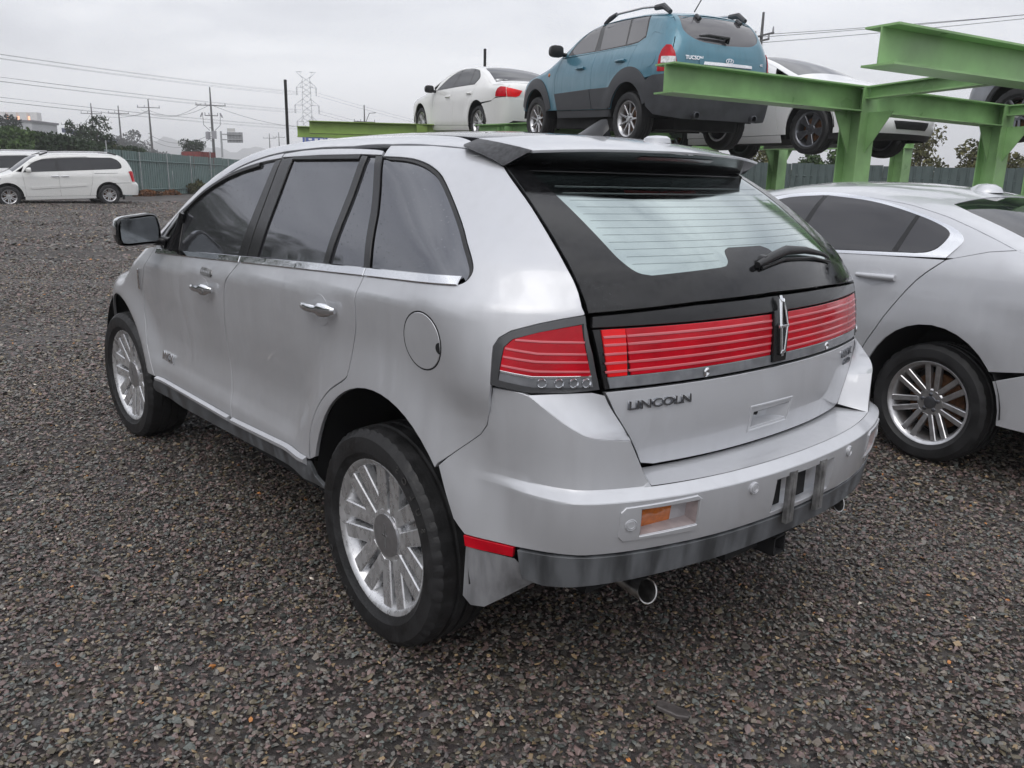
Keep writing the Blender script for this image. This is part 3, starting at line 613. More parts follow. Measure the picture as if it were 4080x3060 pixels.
# hedge of bushes on the bank behind the white van, left
def plan_at(u,d):
    """plan position for a bearing offset u (tangent units of 1/3198 right of the view axis) and a distance d along it"""
    b_=math.atan(u/3198.); return CP.x+d/math.cos(b_)*math.cos(yaw-b_),CP.y+d/math.cos(b_)*math.sin(yaw-b_)
nm=['large bright green bush at the far left behind the vans','dark green bush above the middle of the white van','bushy green shrub below the blue canopy','dark shrub right of the blue canopy','olive shrub behind the rear roof of the white van','dark green bush at the end of the hedge by the fence post']
for i,(t,d,h,w_,m) in enumerate(((-1.2,46,3.5,6.4,lf1),(2.6,47,3.5,6.2,lf1),(5.8,48,3.25,6.0,lf2),(8.8,49,2.9,5.6,lf2),(11.4,50,2.7,5.4,lf3),(14.0,51,2.7,5.0,lf2))):
    x,y=plan_at(-2040+(t+1.2)/15.2*520,d)
    tree(x,y,h,w_,nm[i],m,15000,.16,10+i,name='bush',low=.0,gaps=30,group='bushes of the hedge behind the vans',z0=.3)
tree(*plan_at(-1625,58),4.6,3.4,'airy green tree with thin arching branches above the hedge',lf2,3200,.15,31,gaps=10)
tree(*plan_at(-1690,66),4.7,1.7,'small dark conifer beside the second utility pole',lf2,2600,.13,33)
tree(*plan_at(-1935,75),6.0,4.6,'bare-looking grey tree in front of the warehouse wall',lf4,2600,.15,35,gaps=11)
tree(93.1,-30.8,5.4,4.4,'round green pine tree beside the red truck body',lf2,5200,.17,37,gaps=12)
tree(101,-39.5,2.9,4.0,'low brownish shrub at the foot of the road sign',lf3,1800,.14,39,name='bush',low=.1)
for i in range(9):
    hd=yaw+R(25.2-.40*i); d=200+14*i; tree(CP.x+d*1.12*math.cos(hd),CP.y+d*1.12*math.sin(hd),11-.6*i+RNG.uniform(-1,1),11,'grey hazy tree in the far wood behind the fence',lf4,900,.6,50+i,gaps=8,group='trees of the far wood',z0=1.0)
# shrubs behind the right-hand fence
nm=['olive shrub behind the fence left of the front rack column','green shrub behind the fence under the saloon on the rack','tall yellowish shrub behind the fence between the two rack columns','green shrub behind the fence beside the second rack column','low olive shrub behind the fence at the right edge','bright green bush behind the fence under the blue SUV']
for i,(u,d,h,w_,m) in enumerate(((3010,34,3.3,2.2,lf3),(3210,34,3.1,2.0,lf1),(3590,32,3.9,2.6,lf3),(3790,31,3.3,2.2,lf3),(4000,30,2.8,2.4,lf3),(2740,36,3.7,2.4,lf1))):
    tree(*plan_at(u-2040,d),h,w_,nm[i],m,4200,.11,70+i,name='bush',low=.15,gaps=14,group='shrubs behind the right fence',z0=0)
# dry brown weeds heaped at the foot of the left fence
hp_=thing('weed_heap','heap of rusty brown dead weeds at the foot of the fence','weeds',(38.4,-10.3,.47))
foliage('dead_weeds',[(RNG.uniform(-3,3)*.78+.0,RNG.uniform(-3,3)*-.0+0,RNG.uniform(0,.18),.5,.3,.14) for _ in range(10)],2600,.09,dry,hp_,5); hp_.rotation_euler=(0,0,math.atan2(-9.27,11.6))
wd=thing('weed_clump','green weeds growing at the fence above the door mirror','weeds',(42.6,-13.5,.48)); foliage('weeds',[(RNG.uniform(-.8,.8),RNG.uniform(-.8,.8),RNG.uniform(.1,.55),.35,.35,.22) for _ in range(8)],1800,.10,lf3,wd,6)
# wood to the left of the yard (mirrored in the side windows)
wood=[]
for i in range(26):
    a=R(9+4.1*i); d=34+RNG.uniform(-4,6); x=CP.x+d*math.cos(a)+4; y=CP.y+d*math.sin(a); hh=RNG.uniform(8.5,12.0); wood.append((x,y,hh*.5+.3,3.2,3.2,hh*.5))
o_=foliage('dark_wood',wood,60000,.32,lf2,None,90); tag(o_,'dark wood at the left of the yard mirrored in the side windows','wood',kind='stuff')
# ------------------------------------------------------------------ poles, pylon, wires
conc=mat('pole_concrete',(.10,.10,.10),.7,noise=.3,nscale=3); wirem=mat('wire',(.05,.05,.055),.6); porc=mat('insulator',(.30,.30,.32),.4)
def pole(x,y,top,label,arm=1.5,arms=((.90,1),),rz=R(60),extra=None,group='utility poles beyond the fence'):
    o_=thing('utility_pole',label,'utility pole',(x,y,0),rz,group=group); MB().tube([(0,0,0),(0,0,top*.55),(0,0,top)],[.20,.15,.07],8).build('shaft',conc,o_)
    for f_,sc in arms:
        z=top*f_; MB().box((0,.12,z),(2*arm*sc,.09,.09)).build('crossarm',conc,o_)
        for dx in (-.95,.35,.95): MB().tube([(dx*arm*sc,.12,z+.04),(dx*arm*sc,.12,z+.34)],[.06,.04],6).build('insulator',porc,o_)
    if extra: extra(o_)
    return o_
def lowarms(o_):
    for z in (5.4,5.9,6.4,6.9): MB().box((.16,0,z),(.4,.06,.06)).build('bracket',conc,o_)
def transf(o_):
    MB().lathe([(-.45,.02),(-.45,.28),(.4,.28),(.46,.12),(.5,.02)],14,axis='z',c=(.55,0,6.0)).build('transformer',porc,o_); MB().box((-.15,0,6.1),(.5,.5,.9)).build('switch_box',porc,o_)
    for s_ in (-1,1):
        MB().tube([(s_*1.0,.1,8.6),(s_*1.25,.1,8.1)],.09,6).build('cutout_switch',porc,o_); MB().tube([(s_*1.0,0,8.5),(s_*.95,.1,7.2),(s_*.3,.1,6.6)],.03,5).build('drop_lead',wirem,o_)
P={1:(175.4,-27.2,11.4),2:(178.7,-37.6,11.4),3:(136.5,-31.5,11.5),4:(136.0,-35.2,11.4),5:(121.2,-35.2,11.5),6:(98.05,-35.3,11.5),7:(103.4,-59.2,11.5),8:(193.9,-85.1,11.5),9:(200.3,-90.5,12.2)}
pole(*P[1],'distant utility pole in front of the warehouse roof'); pole(*P[2],'short distant utility pole beside the blue canopy'); pole(*P[3],'utility pole with two crossarms above the small conifer',arms=((.87,1),(.76,.6)),extra=lowarms)
pole(*P[4],'utility pole left of the tallest plain pole',extra=lowarms); pole(*P[5],'tall plain utility pole standing right behind the fence',extra=lowarms)
pole(*P[6],'utility pole with transformer and hanging leads next to the road sign',arms=((.82,1.15),(.72,.5)),extra=lambda o_:(lowarms(o_),transf(o_)))
pole(*P[7],'utility pole with curved lamp bracket above the yellow-green beam',arms=((.80,1),),extra=lambda o_: MB().tube([(-.2,0,9.2),(-.7,0,10.4),(-1.6,0,10.5)],.05,6).build('lamp_bracket',conc,o_))
pole(*P[8],'left one of two small far poles right of the road sign'); pole(*P[9],'right one of two small far poles right of the road sign')
pole(27.98,-42.69,11.6,'utility pole with bent crossarms above the blue SUV roof',arm=1.3,arms=((.885,1),(.86,.7)),rz=R(-20),extra=lambda o_: MB().tube([(.2,0,9.9),(1.2,.0,9.2),(1.9,0,9.8)],.05,6).build('arm_brace',conc,o_))
def wire(a,b,sag,label,r_=.03,n=14,group='overhead power lines',pair=0):
    a=Vector(a); b=Vector(b); o_=thing('power_line',label,'power line',tuple(a),group=group)
    for dz in ([0] if not pair else [0,pair]):
        pts=[(b-a)*(i/n)+Vector((0,0,dz-4*sag*(i/n)*(1-i/n))) for i in range(n+1)]; MB().tube(pts,r_,4,False).build('cable',wirem,o_)
lat=mat('pylon_steel',(.30,.31,.32),.5,.5,noise=.1,nscale=1)
py_=thing('lattice_pylon','grey steel lattice pylon with four pairs of arms behind the beams','pylon',(321.6,-159.1,0),R(64))
H_=43.5
def hwid(z): return float(np.interp(z,[0,14,22,38,H_],[4.2,2.4,1.9,1.6,1.3]))
mb=MB(); zsn=[0,5,10,14,17,20,22.5,25,27.5,30,32.5,35,37,39,41]
for sx_ in (-1,1):
    for sy in (-1,1): mb.tube([(sx_*hwid(z),sy*hwid(z)*.8,z) for z in zsn],.12,4,False)
mb.build('tower_leg',lat,py_)
mb=MB()
for z0,z1 in zip(zsn[:-1],zsn[1:]):
    for sy in (-1,1):
        mb.tube([(-hwid(z0),sy*hwid(z0)*.8,z0),(hwid(z1),sy*hwid(z1)*.8,z1)],.055,4,False); mb.tube([(hwid(z0),sy*hwid(z0)*.8,z0),(-hwid(z1),sy*hwid(z1)*.8,z1)],.055,4,False)
    for s_ in (-1,1): mb.tube([(s_*hwid(z0),-hwid(z0)*.8,z0),(s_*hwid(z1),hwid(z1)*.8,z1)],.05,4,False)
mb.build('bracing',lat,py_)
for za,hl,rise in ((23.5,4.3,2.4),(30.0,4.9,2.5),(37.0,4.0,2.4),(43.0,4.0,-2.2)):
    for s_ in (-1,1):
        m2=MB(); zz=za
        for sy in (-.8,.8): m2.tube([(s_*1.5,sy,zz),(s_*hl,0,zz)],.07,4,False); m2.tube([(s_*1.5,sy,zz+rise),(s_*hl,0,zz)],.07,4,False)
        m2.tube([(s_*2.4,0,zz),(s_*2.4,0,zz+rise*.6)],.05,4,False); m2.tube([(s_*1.5,0,zz+rise),(s_*2.4,0,zz)],.05,4,False); m2.build('cross_arm',lat,py_)
        if rise>0: MB().tube([(s_*hl,0,zz),(s_*hl,0,zz-3.3)],[.13,.11],6).tube([(s_*(hl-.35),.3,zz),(s_*(hl-.3),.3,zz-3.2)],.08,5).build('insulator_string',porc,py_)
for (a,b,sg,lb) in (((322.6,-155.1,33.8),(231.9,-36.1,28.6),1.0,'upper left pair of high voltage cables running to the pylon'),((323,-155,26.8),(230.8,-35.3,23.4),1.0,'middle left pair of high voltage cables running to the pylon'),((322.6,-155.1,20.3),(229.8,-34.6,18.8),1.0,'lower left pair of high voltage cables running to the pylon')):
    a=Vector(a); b=Vector(b); c=b+(b-a)*.9; c.z+=1.0; wire(a,c,sg*2.2,lb,.04,18,pair=1.0,group='high voltage cables'); wire(a+Vector((-2.5,-6.5,.3)),c+Vector((-3,-7,-1.2)),sg*2.2,lb.replace('left pair','right pair'),.035,18,pair=.9,group='high voltage cables')
for dz,lb in ((33.8,'upper'),(26.8,'middle'),(20.3,'lower')):
    wire((319.6,-163.2,dz),(470,-560,dz-6),9,lb+' pair of high voltage cables running right from the pylon',.05,18,pair=1.2,group='high voltage cables')
WL=['thin wire from the two-arm pole to the tall plain pole','thin wire joining the crossarms left of the tall plain pole','upper wire from the tall plain pole to the transformer pole','second wire from the tall plain pole to the transformer pole','low wire left of the tall plain pole','upper low cable sagging between tall plain pole and transformer pole','lowest cable sagging between tall plain pole and transformer pole','faint wire from the far pole by the canopy to the two-arm pole','wire from the transformer pole to the pole above the beam','wire running right from the pole above the yellow-green beam','upper wire running right from the pole above the yellow-green beam']
for i,(a,b,sg) in enumerate((((136.5,-31.5,10.1),(121.2,-35.2,10.0),.8),((136,-35.2,10.1),(121.2,-35.2,10),.5),((121.2,-35.2,10.0),(98,-35.3,9.6),1.0),((121.2,-34.2,10.0),(98,-34.2,9.6),1.2),((136,-35.2,6.6),(121.2,-35.2,6.4),.8),((121.2,-35.2,6.6),(98,-35.3,6.3),1.1),((121.2,-35.2,6.0),(98,-35.3,5.8),1.1),((178,-37,9.8),(136.5,-31.5,10.2),1.2),((98,-35.3,9.5),(103.4,-59.2,9.3),1.6),((103.4,-59.2,9.3),(70,-75,9.0),1.6),((103.4,-58,9.3),(70,-73,9.4),1.4))):
    wire(a,b,sg,WL[i],.022,12)
for i,dz in enumerate((10.35,10.25,9.95)): wire((27.98+.6*i,-42.69,dz),(-14+i,-66,dz+3.4+.4*i),.6,('upper','middle','lower')[i]+' thin wire running right from the pole above the blue SUV',.018,12)
# ------------------------------------------------------------------ far structures
greyw=mat('warehouse_wall',(.40,.41,.42),.6,noise=.06,nscale=.4); bluec=mat('blue_roof',(.03,.045,.11),.5,noise=.1,nscale=1); whitew=mat('roof_vent_white',(.62,.61,.60),.6)
wh=thing('warehouse','pale grey warehouse with a row of roof vents behind the hedge','building',(176,-30,0),R(-25))
# local x along the wall to the left
def box_at(name,c,d,m,parent): return MB().box(c,d).build(name,m,parent,smooth=False)
dirv=Vector((180.0-173.1,-26.2+34.2,0)).normalized(); wh.matrix_world=Matrix.Translation((173.1,-34.2,0))@Matrix.Rotation(math.atan2(dirv.y,dirv.x),4,'Z')
for i in range(8): box_at('wall_panel',(1.5+3.0*i,4,4.9),(2.98,8,9.8),greyw,wh)
box_at('roof_edge',(12,4,9.95),(24.6,8.4,.35),mat('roof_edge',(.16,.16,.17),.6),wh)
for i in range(11): box_at('roof_vent',(3.1+1.95*i,1.2,11.0),(1.35,1.4,1.7),whitew,wh)
lampm=mat('warm_vent_lamp',(1.0,.55,.35),.6,emit=1.1)
for i in range(10): box_at('warm_lamp',(4.1+1.95*i,1.4,10.7),(.35,.3,.9),lampm,wh)
cn=thing('blue_canopy','dark blue sloping canopy on posts right of the warehouse','canopy',(172.4,-35.0,0),math.atan2(-10,-7.5))
V=MB(); V.add([(0,-.5,9.3),(8.6,-.5,7.4),(8.6,2.6,7.4),(0,2.6,9.3),(0,-.5,8.5),(8.6,-.5,7.0),(8.6,2.6,7.0),(0,2.6,8.5)],[(0,1,2,3),(4,7,6,5),(0,4,5,1),(1,5,6,2),(2,6,7,3),(3,7,4,0)]); V.build('roof',bluec,cn,smooth=False)
for dx in (4.6,7.0,8.4): MB().tube([(dx,0,0),(dx,0,7.6)],.14,6).build('post',bluec,cn)
sg_=thing('road_sign','grey back of a road sign on a two-arm gantry post','sign',(111.6,-41.5,0),math.atan2(-1.56,-1.77))
MB().tube([(0,0,0),(0,0,7.25)],[.17,.13],8).build('post',galv,sg_)
for z in (6.85,6.15): MB().tube([(0,0,z),(3.05,0,z)],.07,6).build('arm',galv,sg_)
MB().box((1.95,.12,6.45),(2.25,.05,1.38)).build('panel',mat('sign_back',(.27,.28,.29),.5,.5,noise=.15,nscale=2),sg_,smooth=False)
for dx in (1.1,1.55,2.0,2.45,2.9): MB().box((dx,.06,6.45),(.05,.06,1.36)).build('stiffener',galv,sg_,smooth=False)
MB().box((1.45,.12,7.42),(1.15,.05,.46)).build('upper_panel',mat('sign_back_light',(.55,.55,.54),.6),sg_,smooth=False)
bs=thing('blue_road_sign','blue road sign partly hidden behind the yellow-green beam','sign',(141.4,-70.7,0),R(55))
MB().box((0,0,8.0),(4.6,.1,2.0)).build('panel',mat('sign_blue',(.012,.06,.36),.4),bs,smooth=False)
for dx in (-1.2,-.2,.9): MB().box((dx,-.0,8.2),(.6,.16,.35)).build('sign_text',mat('sign_white',(.8,.8,.8),.5),bs,smooth=False)
for dx in (-1.8,1.8): MB().tube([(dx,.1,0),(dx,.1,9)],.12,6).build('post',galv,bs)
tr=thing('red_truck','red corrugated truck body with white cab parked behind the fence','truck',(81.6,-27.6,.5),R(-63))
redm=mat('red_truck_paint',(.20,.028,.022),.6,noise=.35,nscale=4)
MB().box((0,0,2.35),(2.3,2.2,1.55)).build('body',redm,tr,smooth=False)
for i in range(8): MB().box((-1.05+.3*i,-1.13,2.4),(.07,.06,1.5)).build('rib',redm,tr,smooth=False)
MB().box((1.75,0,1.75),(1.3,2.0,1.9)).box((2.2,0,1.2),(.9,2.0,.9)).build('cab',white,tr,smooth=False); MB().box((1.9,-1.01,2.15),(.8,.03,.6)).build('cab_window',glassd,tr,smooth=False); MB().box((.4,0,.85),(3.6,1.0,.25)).build('chassis',under,tr,smooth=False)
for dx in (-.7,1.8):
    for s_ in (-1,1): MB().lathe([(-.13,.1),(-.13,.42),(.13,.42),(.13,.1)],20,c=(dx,s_*.9,.42)).build('wheel',rubber,tr)
# hills
def hill(name,d,h,a0,a1,seed,col):
    n=90; V=[];Fc=[]; g=np.random.default_rng(int(seed*10))
    for i in range(n):
        a=R(a0+(a1-a0)*i/(n-1)); e=math.sin(math.pi*i/(n-1))**.6; hh=h*e*(.55+.25*math.sin(i*.13+seed)+.14*math.sin(i*.31+2*seed)+.05*math.sin(i*.9+seed)+.02*g.normal())
        for k,(dd,f_) in enumerate(((0,0),(.06,.45),(.14,.85),(.22,1.0),(.45,.5),(.8,0))): r_=d*(1+dd); V.append((CP.x+r_*math.cos(a),CP.y+r_*math.sin(a),hh*f_+(g.normal()*h*.012 if 0<f_<1 else 0)-1))
    for i in range(n-1):
        for k in range(5): Fc.append((i*6+k,(i+1)*6+k,(i+1)*6+k+1,i*6+k+1))
    o_=meshobj(name,V,Fc,col,None,True,60); tag(o_,kind='structure')
hm=mat('hill_wood',(.045,.05,.045),.9,noise=.4,nscale=.03)
hill('hills',1250,70,-40,-5,1,hm); hill('hills',1600,88,-62,-28,2.3,hm); hill('hills',850,58,-88,-55,4,hm); hill('hills',260,13,-80,-60,5.2,mat('near_hill',(.075,.068,.062),.9,noise=.4,nscale=.2))
# ------------------------------------------------------------------ other vehicles: one parametric body, own outlines for each
class Body:
    def __init__(s,top,sec,xr,xf,crown=.06,br=.10,bf=.16,wb=2.7,r=.33,arch=(.40,.42),kt=.09,kr=.14,plan=None,flare=.015,crw=.7,hubz=None):
        s.zt=ip(*top); s.sec=ip(*sec); s.xr=ip(*xr); s.xf=ip(*xf); s.crown=crown; s.br=br; s.bf=bf; s.wb=wb; s.r=r; s.ax,s.az=arch; s.kt=kt; s.kr=kr; s.plan=ip(*plan) if plan else None; s.fl=flare; s.crw=crw
        s.SIDE=lambda x,z: s.side(x,z); s.SIDE.f=s.f; s.TOP=lambda x,y: s.top(x,y); s.TOP.f=s.f; s.REAR=lambda y,z: s.rear(y,z); s.REAR.f=s.f; s.FRONT=lambda y,z: s.front(y,z); s.FRONT.f=s.f; s.WRAP=lambda a,z: s.wrap(a,z,-1); s.WRAP.f=s.f; s.FWRAP=lambda a,z: s.wrap(a,z,1); s.FWRAP.f=s.f
    def S(s,x,z):
        v=s.sec(z)
        if s.plan: v=v*s.plan(x)
        for cx in (0,s.wb):
            r_=np.hypot(x-cx,z-s.r); v=v+s.fl*(1-sst(s.az*1.05,s.az*1.5,r_))
        return v
    def T(s,x,y): return s.zt(x)-s.crown*np.abs(y/s.crw)**2.2
    def f(s,p):
        x,y,z=p[...,0],np.abs(p[...,1]),p[...,2]
        a=smax(y-s.S(x,z),z-s.T(x,y),s.kt); a=smax(a,s.xr(z)-s.br*(1-(y/.85)**2)-x,s.kr); return smax(a,x-s.xf(z)-s.bf*(1-(y/.85)**2),s.kr)
    def _r(s,o,d,hi): return o+d*bis(s.f,o,d,0,hi,12)[...,None]
    def side(s,x,z): x=np.asarray(x,float); z=np.asarray(z,float)+0*x; return s._r(np.stack([x,0*x,z],-1),np.broadcast_to([0.,1,0],x.shape+(3,)),1.2)
    def top(s,x,y): x=np.asarray(x,float); y=np.asarray(y,float)+0*x; return s._r(np.stack([x,y,0*x+.55],-1),np.broadcast_to([0.,0,1],x.shape+(3,)),1.4)
    def rear(s,y,z): y=np.asarray(y,float); z=np.asarray(z,float)+0*y; return s._r(np.stack([0*y+.2,y,z],-1),np.broadcast_to([-1.,0,0],y.shape+(3,)),1.8)
    def front(s,y,z): y=np.asarray(y,float); z=np.asarray(z,float)+0*y; return s._r(np.stack([0*y+s.wb,y,z],-1),np.broadcast_to([1.,0,0],y.shape+(3,)),1.8)
    def wrap(s,a,z,sg):
        a=np.asarray(a,float); z=np.asarray(z,float)+0*a
        x0=0. if sg<0 else s.wb; e=abs(float((s.xr if sg<0 else s.xf)(.6))-x0); s1=e-.45; q=.45*math.pi/2; s2=s1+q; s3=s2+.45; s.S3r=s3
        b=np.where(a>s3,2*s3-a,a); ang=np.clip((b-s1)/.45,0,math.pi/2); ox=np.where(b<s1,x0+sg*b,x0+sg*s1); oy=np.where(b<s1,.0,np.where(b<s2,.45,.45-(b-s2)))
        d=np.stack([sg*np.sin(ang),np.cos(ang),0*ang],-1); P=s._r(np.stack([ox,oy,z],-1),d,1.2); P[...,1]=np.where(a>s3,-P[...,1],P[...,1]); return P
    def s3(s,sg): s.wrap(np.array([0.]),np.array([.6]),sg); return s.S3r
    def edge(s,x):
        lo,hi=.5,2.0; k=s.kt/4
        for _ in range(36):
            m=.5*(lo+hi)
            if m-(float(s.T(x,float(s.S(x,m))-k))-k)<0: lo=m
            else: hi=m
        z=.5*(lo+hi); return float(s.S(x,z))-k,z
    def redge(s,z,sg=-1):
        """side / end corner point at height z: x and y"""
        x=float((s.xr if sg<0 else s.xf)(z)); k=s.kr/4
        for _ in range(25): y=float(s.S(x,z))-k; xn=float(s.xr(z))-s.br*(1-(y/.85)**2)+k if sg<0 else float(s.xf(z))+s.bf*(1-(y/.85)**2)-k; x=.6*x+.4*xn
        return x,y
def archp(B,cx,z0,n=18):
    a0=math.degrees(math.asin(max(-.9,min(.9,(z0-B.r)/B.az)))); return arcpts(cx,B.r,B.ax,B.az,a0,180-a0,n)
def build_car(root,B,c,paintm,step=.07,both=True,lowm=None):
    """c: dict of key lines. sill z, seams as polylines from sill to belt, belt z function, side glass outline"""
    zs=c['sill']; sf,sb,sr=c['sf'],c['sb'],c['sr']    # polylines (x,z) bottom -> belt
    P=lambda nm,ol,m,off=0,gap=.004,**k: panel(nm,ol,B.SIDE,-1,m,root,step,gap=gap,off=off,mirror=both,**k)
    af=archp(B,B.wb,zs); ar=archp(B,0,zs)
    fx=c['fx']; xs=np.linspace(sf[-1][0],fx,8); up=[(x,B.edge(x)[1]) for x in xs[1:]]
    zc=np.linspace(up[-1][1]-.02,zs+.02,6); fr=[(B.redge(z,1)[0],z) for z in zc]
    P('front_fender',sf+[(sf[-1][0]+.02,min(sf[-1][1]+.03,B.edge(sf[-1][0])[1]))]+up+fr+[p for p in af if p[0]<fr[-1][0]-.01],paintm)
    P('front_door',sf[::-1]+sb,paintm); arr=[p for p in ar if p[0]>0 and p[1]>=sr[0][1]-.002 and p[0]<sr[0][0]+.2]
    x_=B.ax*math.sqrt(max(.02,1-((sr[0][1]-B.r)/B.az)**2)) if abs(sr[0][1]-B.r)<B.az else sr[0][0]
    if sr[0][1]>zs+.02: sr=[(x_+.035,sr[0][1])]+sr[1:]
    alow=[(p[0]+.035,p[1]) for p in ar if p[0]>0 and p[1]<sr[0][1]-.01] if sr[0][1]>zs+.02 else []
    P('rear_door',sb[::-1]+alow+sr,paintm)
    # quarter: rear seam, arch, bumper seam, rear corner, deck edge, C pillar
    qs=c['quarter_top']            # polyline from the rear corner top forward to the belt at the rear door
    bs=c['bseam']                  # bumper seam from the arch to the rear corner
    a2=([(ar[0][0]+.035,ar[0][1])] if not alow else [])+[p for p in ar]; sr_q=sr[::-1]+alow[::-1]
    a2=[p for p in a2 if not (p[0]<0 and p[1]<bs[0][1]+.004)]; b0=-B.ax*math.sqrt(max(.02,1-((bs[0][1]-B.r)/B.az)**2)); bs=[(b0,bs[0][1])]+[p for p in bs[1:-1] if p[0]<b0-.02]
    ze,zq=c['bseam'][-1][1],qs[0][1]; rc=[(B.redge(z)[0],z) for z in np.linspace(ze,zq,7)]
    P('quarter_panel',sr_q+a2+bs+rc+[p for p in qs[1:]],paintm)
    P('sill',[(sf[0][0]+.04,zs),(ar[0][0]+.02,zs),(ar[0][0]+.0,zs-.10),(sf[0][0]+.04,zs-.11)],lowm or paintm,off=-.004)
    # cabin side frame with glass
    P('window_frame',c['frame'],paintm,holes=[c['dlo']],gap=-.004,off=-.0015)
    P('window_surround',c['dlo'],c.get('trim',trimb),off=c.get('trimoff',-.004),gap=0)
    for nm,g_ in c['glass']: P(nm,g_,c.get('glassm',glassd),off=c.get('glassoff',-.001),gap=0)
    # upper surfaces
    cowl,wt,bt_,bb_=c['cowl'],c['wtop'],c['btop'],c['bbot']
    ex=lambda a,b,n=8: [(x,B.edge(x)[0]) for x in np.linspace(a,b,n)]
    FY=lambda h: h+[(x,-y) for x,y in h[::-1]]
    wsh=[(wt,0.0)]+[(wt,B.edge(wt)[0]-.10)]+[(x,B.edge(x)[0]-.075) for x in np.linspace(wt,cowl,6)[1:]]
    holes=[FY(wsh[1:])]
    if bt_ is not None: holes.append(FY([(bt_,B.edge(bt_)[0]-.12)]+[(x,B.edge(x)[0]-.09) for x in np.linspace(bt_,bb_,6)[1:]]))
    rear_end=c['roof_end']
    panel('roof',FY(ex(rear_end,cowl+.05,14)),B.TOP,1,paintm,root,step*1.3,gap=-.004,holes=holes)
    panel('windscreen',holes[0],B.TOP,1,glassd,root,step*1.5,gap=-.002,off=-.004)
    if bt_ is not None: panel('rear_window',holes[1],B.TOP,1,c.get('backglass',glassd),root,step*1.5,gap=-.002,off=-.003)
    panel('bonnet',FY(ex(cowl+.05,fx,8)+[(fx+.04,.3)]),B.TOP,1,paintm,root,step*1.5,gap=.004)
    fzs=np.linspace(zs,B.edge(fx)[1]-.03,6); fe=[(B.redge(z,1)[1],z) for z in fzs]
    panel('front_bumper',fe+[(-y,z) for y,z in fe[::-1]],B.FRONT,1,paintm,root,step*1.5,gap=.003)
    if c.get('boot'):
        a,b=c['boot']; panel('boot_lid',FY(ex(b,a,7)),B.TOP,1,paintm,root,step*1.3,gap=.004)
    well(root,arcpts(0,B.r,B.ax+.02,B.az+.015,2,178,22),float(B.S(0,B.r+B.az))-.02,.45,0,B.r); well(root,arcpts(B.wb,B.r,B.ax+.02,B.az+.015,2,178,22),float(B.S(B.wb,B.r+B.az))-.03,.45,B.wb,B.r)
    L_=B.wb; MB().box((L_/2,0,.36),(L_+1.1,1.0,.26)).box((L_/2,0,.33),(L_-1.0,1.5,.22)).build('underbody',under,root)
def wheels4(root,B,spec,yc,phase=0,steer=0):
    out=[]
    for x in (0,B.wb):
        for sg in (1,-1): out.append(make_wheel(root,(x,yc*sg,B.r),sg,spec,steer if x>0 else 0,phase+x))
    return out
def mirror_pod(root,B,x,z,w_=.20,h=.14,m=blackp,y0=None,both=True,glass=True):
    for sg in ((1,-1) if both else (1,)):
        yb=float(B.SIDE(np.array([x]),np.array([z]))[0,1]) if y0 is None else y0
        V=[];Fc=[];n=14; pr=[(-.03,.80),(-.02,1.0),(.03,1.0),(.08,.85),(.11,.4)]
        for d,s_ in pr:
            for k in range(n):
                a=2*math.pi*k/n; cu_,sn=math.cos(a),math.sin(a); u=math.copysign(abs(cu_)**.6,cu_)*w_/2*s_; v=math.copysign(abs(sn)**.6,sn)*h/2*s_; V.append((x+d,sg*(yb+.055+w_/2+u),z+.05+v))
        for j in range(len(pr)-1):
            for k in range(n): q=(j*n+k,j*n+(k+1)%n,(j+1)*n+(k+1)%n,(j+1)*n+k); Fc.append(q)
        Fc+=[tuple(range(n)),tuple((len(pr)-1)*n+k for k in range(n))]
        mb=MB().add(V,Fc); mb.tube([(x+.02,sg*(yb-.03),z+.01),(x+.02,sg*(yb+.10),z+.02)],.03,8); o_=mb.build('door_mirror',m,root,angle=50)
def side_handle(root,B,x,z,m,half=.10,both=True):
    for sg in ((1,-1) if both else (1,)):
        p=B.SIDE(np.array([x+half,x,x-half]),np.array([z,z,z])); 
        MB().tube([(p[0][0],sg*(p[0][1]+.01),z),(p[1][0],sg*(p[1][1]+.032),z+.003),(p[2][0],sg*(p[2][1]+.012),z+.004)],[.014,.019,.019],8).build('door_handle',m,root,angle=60)
def cup(root,B,x,z,m,r_=.05,both=True):
    ol=[(x+r_*1.1*math.cos(R(a)),z+r_*math.sin(R(a))) for a in range(0,360,20)]
    panel('handle_recess',ol,B.SIDE,-1,m,root,.02,gap=0,mirror=both,depth=.002,edge=.0004,post=lambda X,nr,v: X+nr*(.0012-.025*np.clip(1-((v[:,0]-x)/(1.1*r_))**2-((v[:,1]-z)/r_)**2,0,1)[:,None]))
def lampwrap(root,B,ol,m,nm,off=.004,step=.05,fw=False):
    fn=B.FWRAP if fw else B.WRAP; s3=B.s3(1 if fw else -1); sg=1 if not fw else -1
    panel(nm,ol,fn,sg,m,root,step,gap=0,off=off,depth=.006); panel(nm,[(2*s3-a,z) for a,z in ol[::-1]],fn,sg,m,root,step,gap=0,off=off,depth=.006)
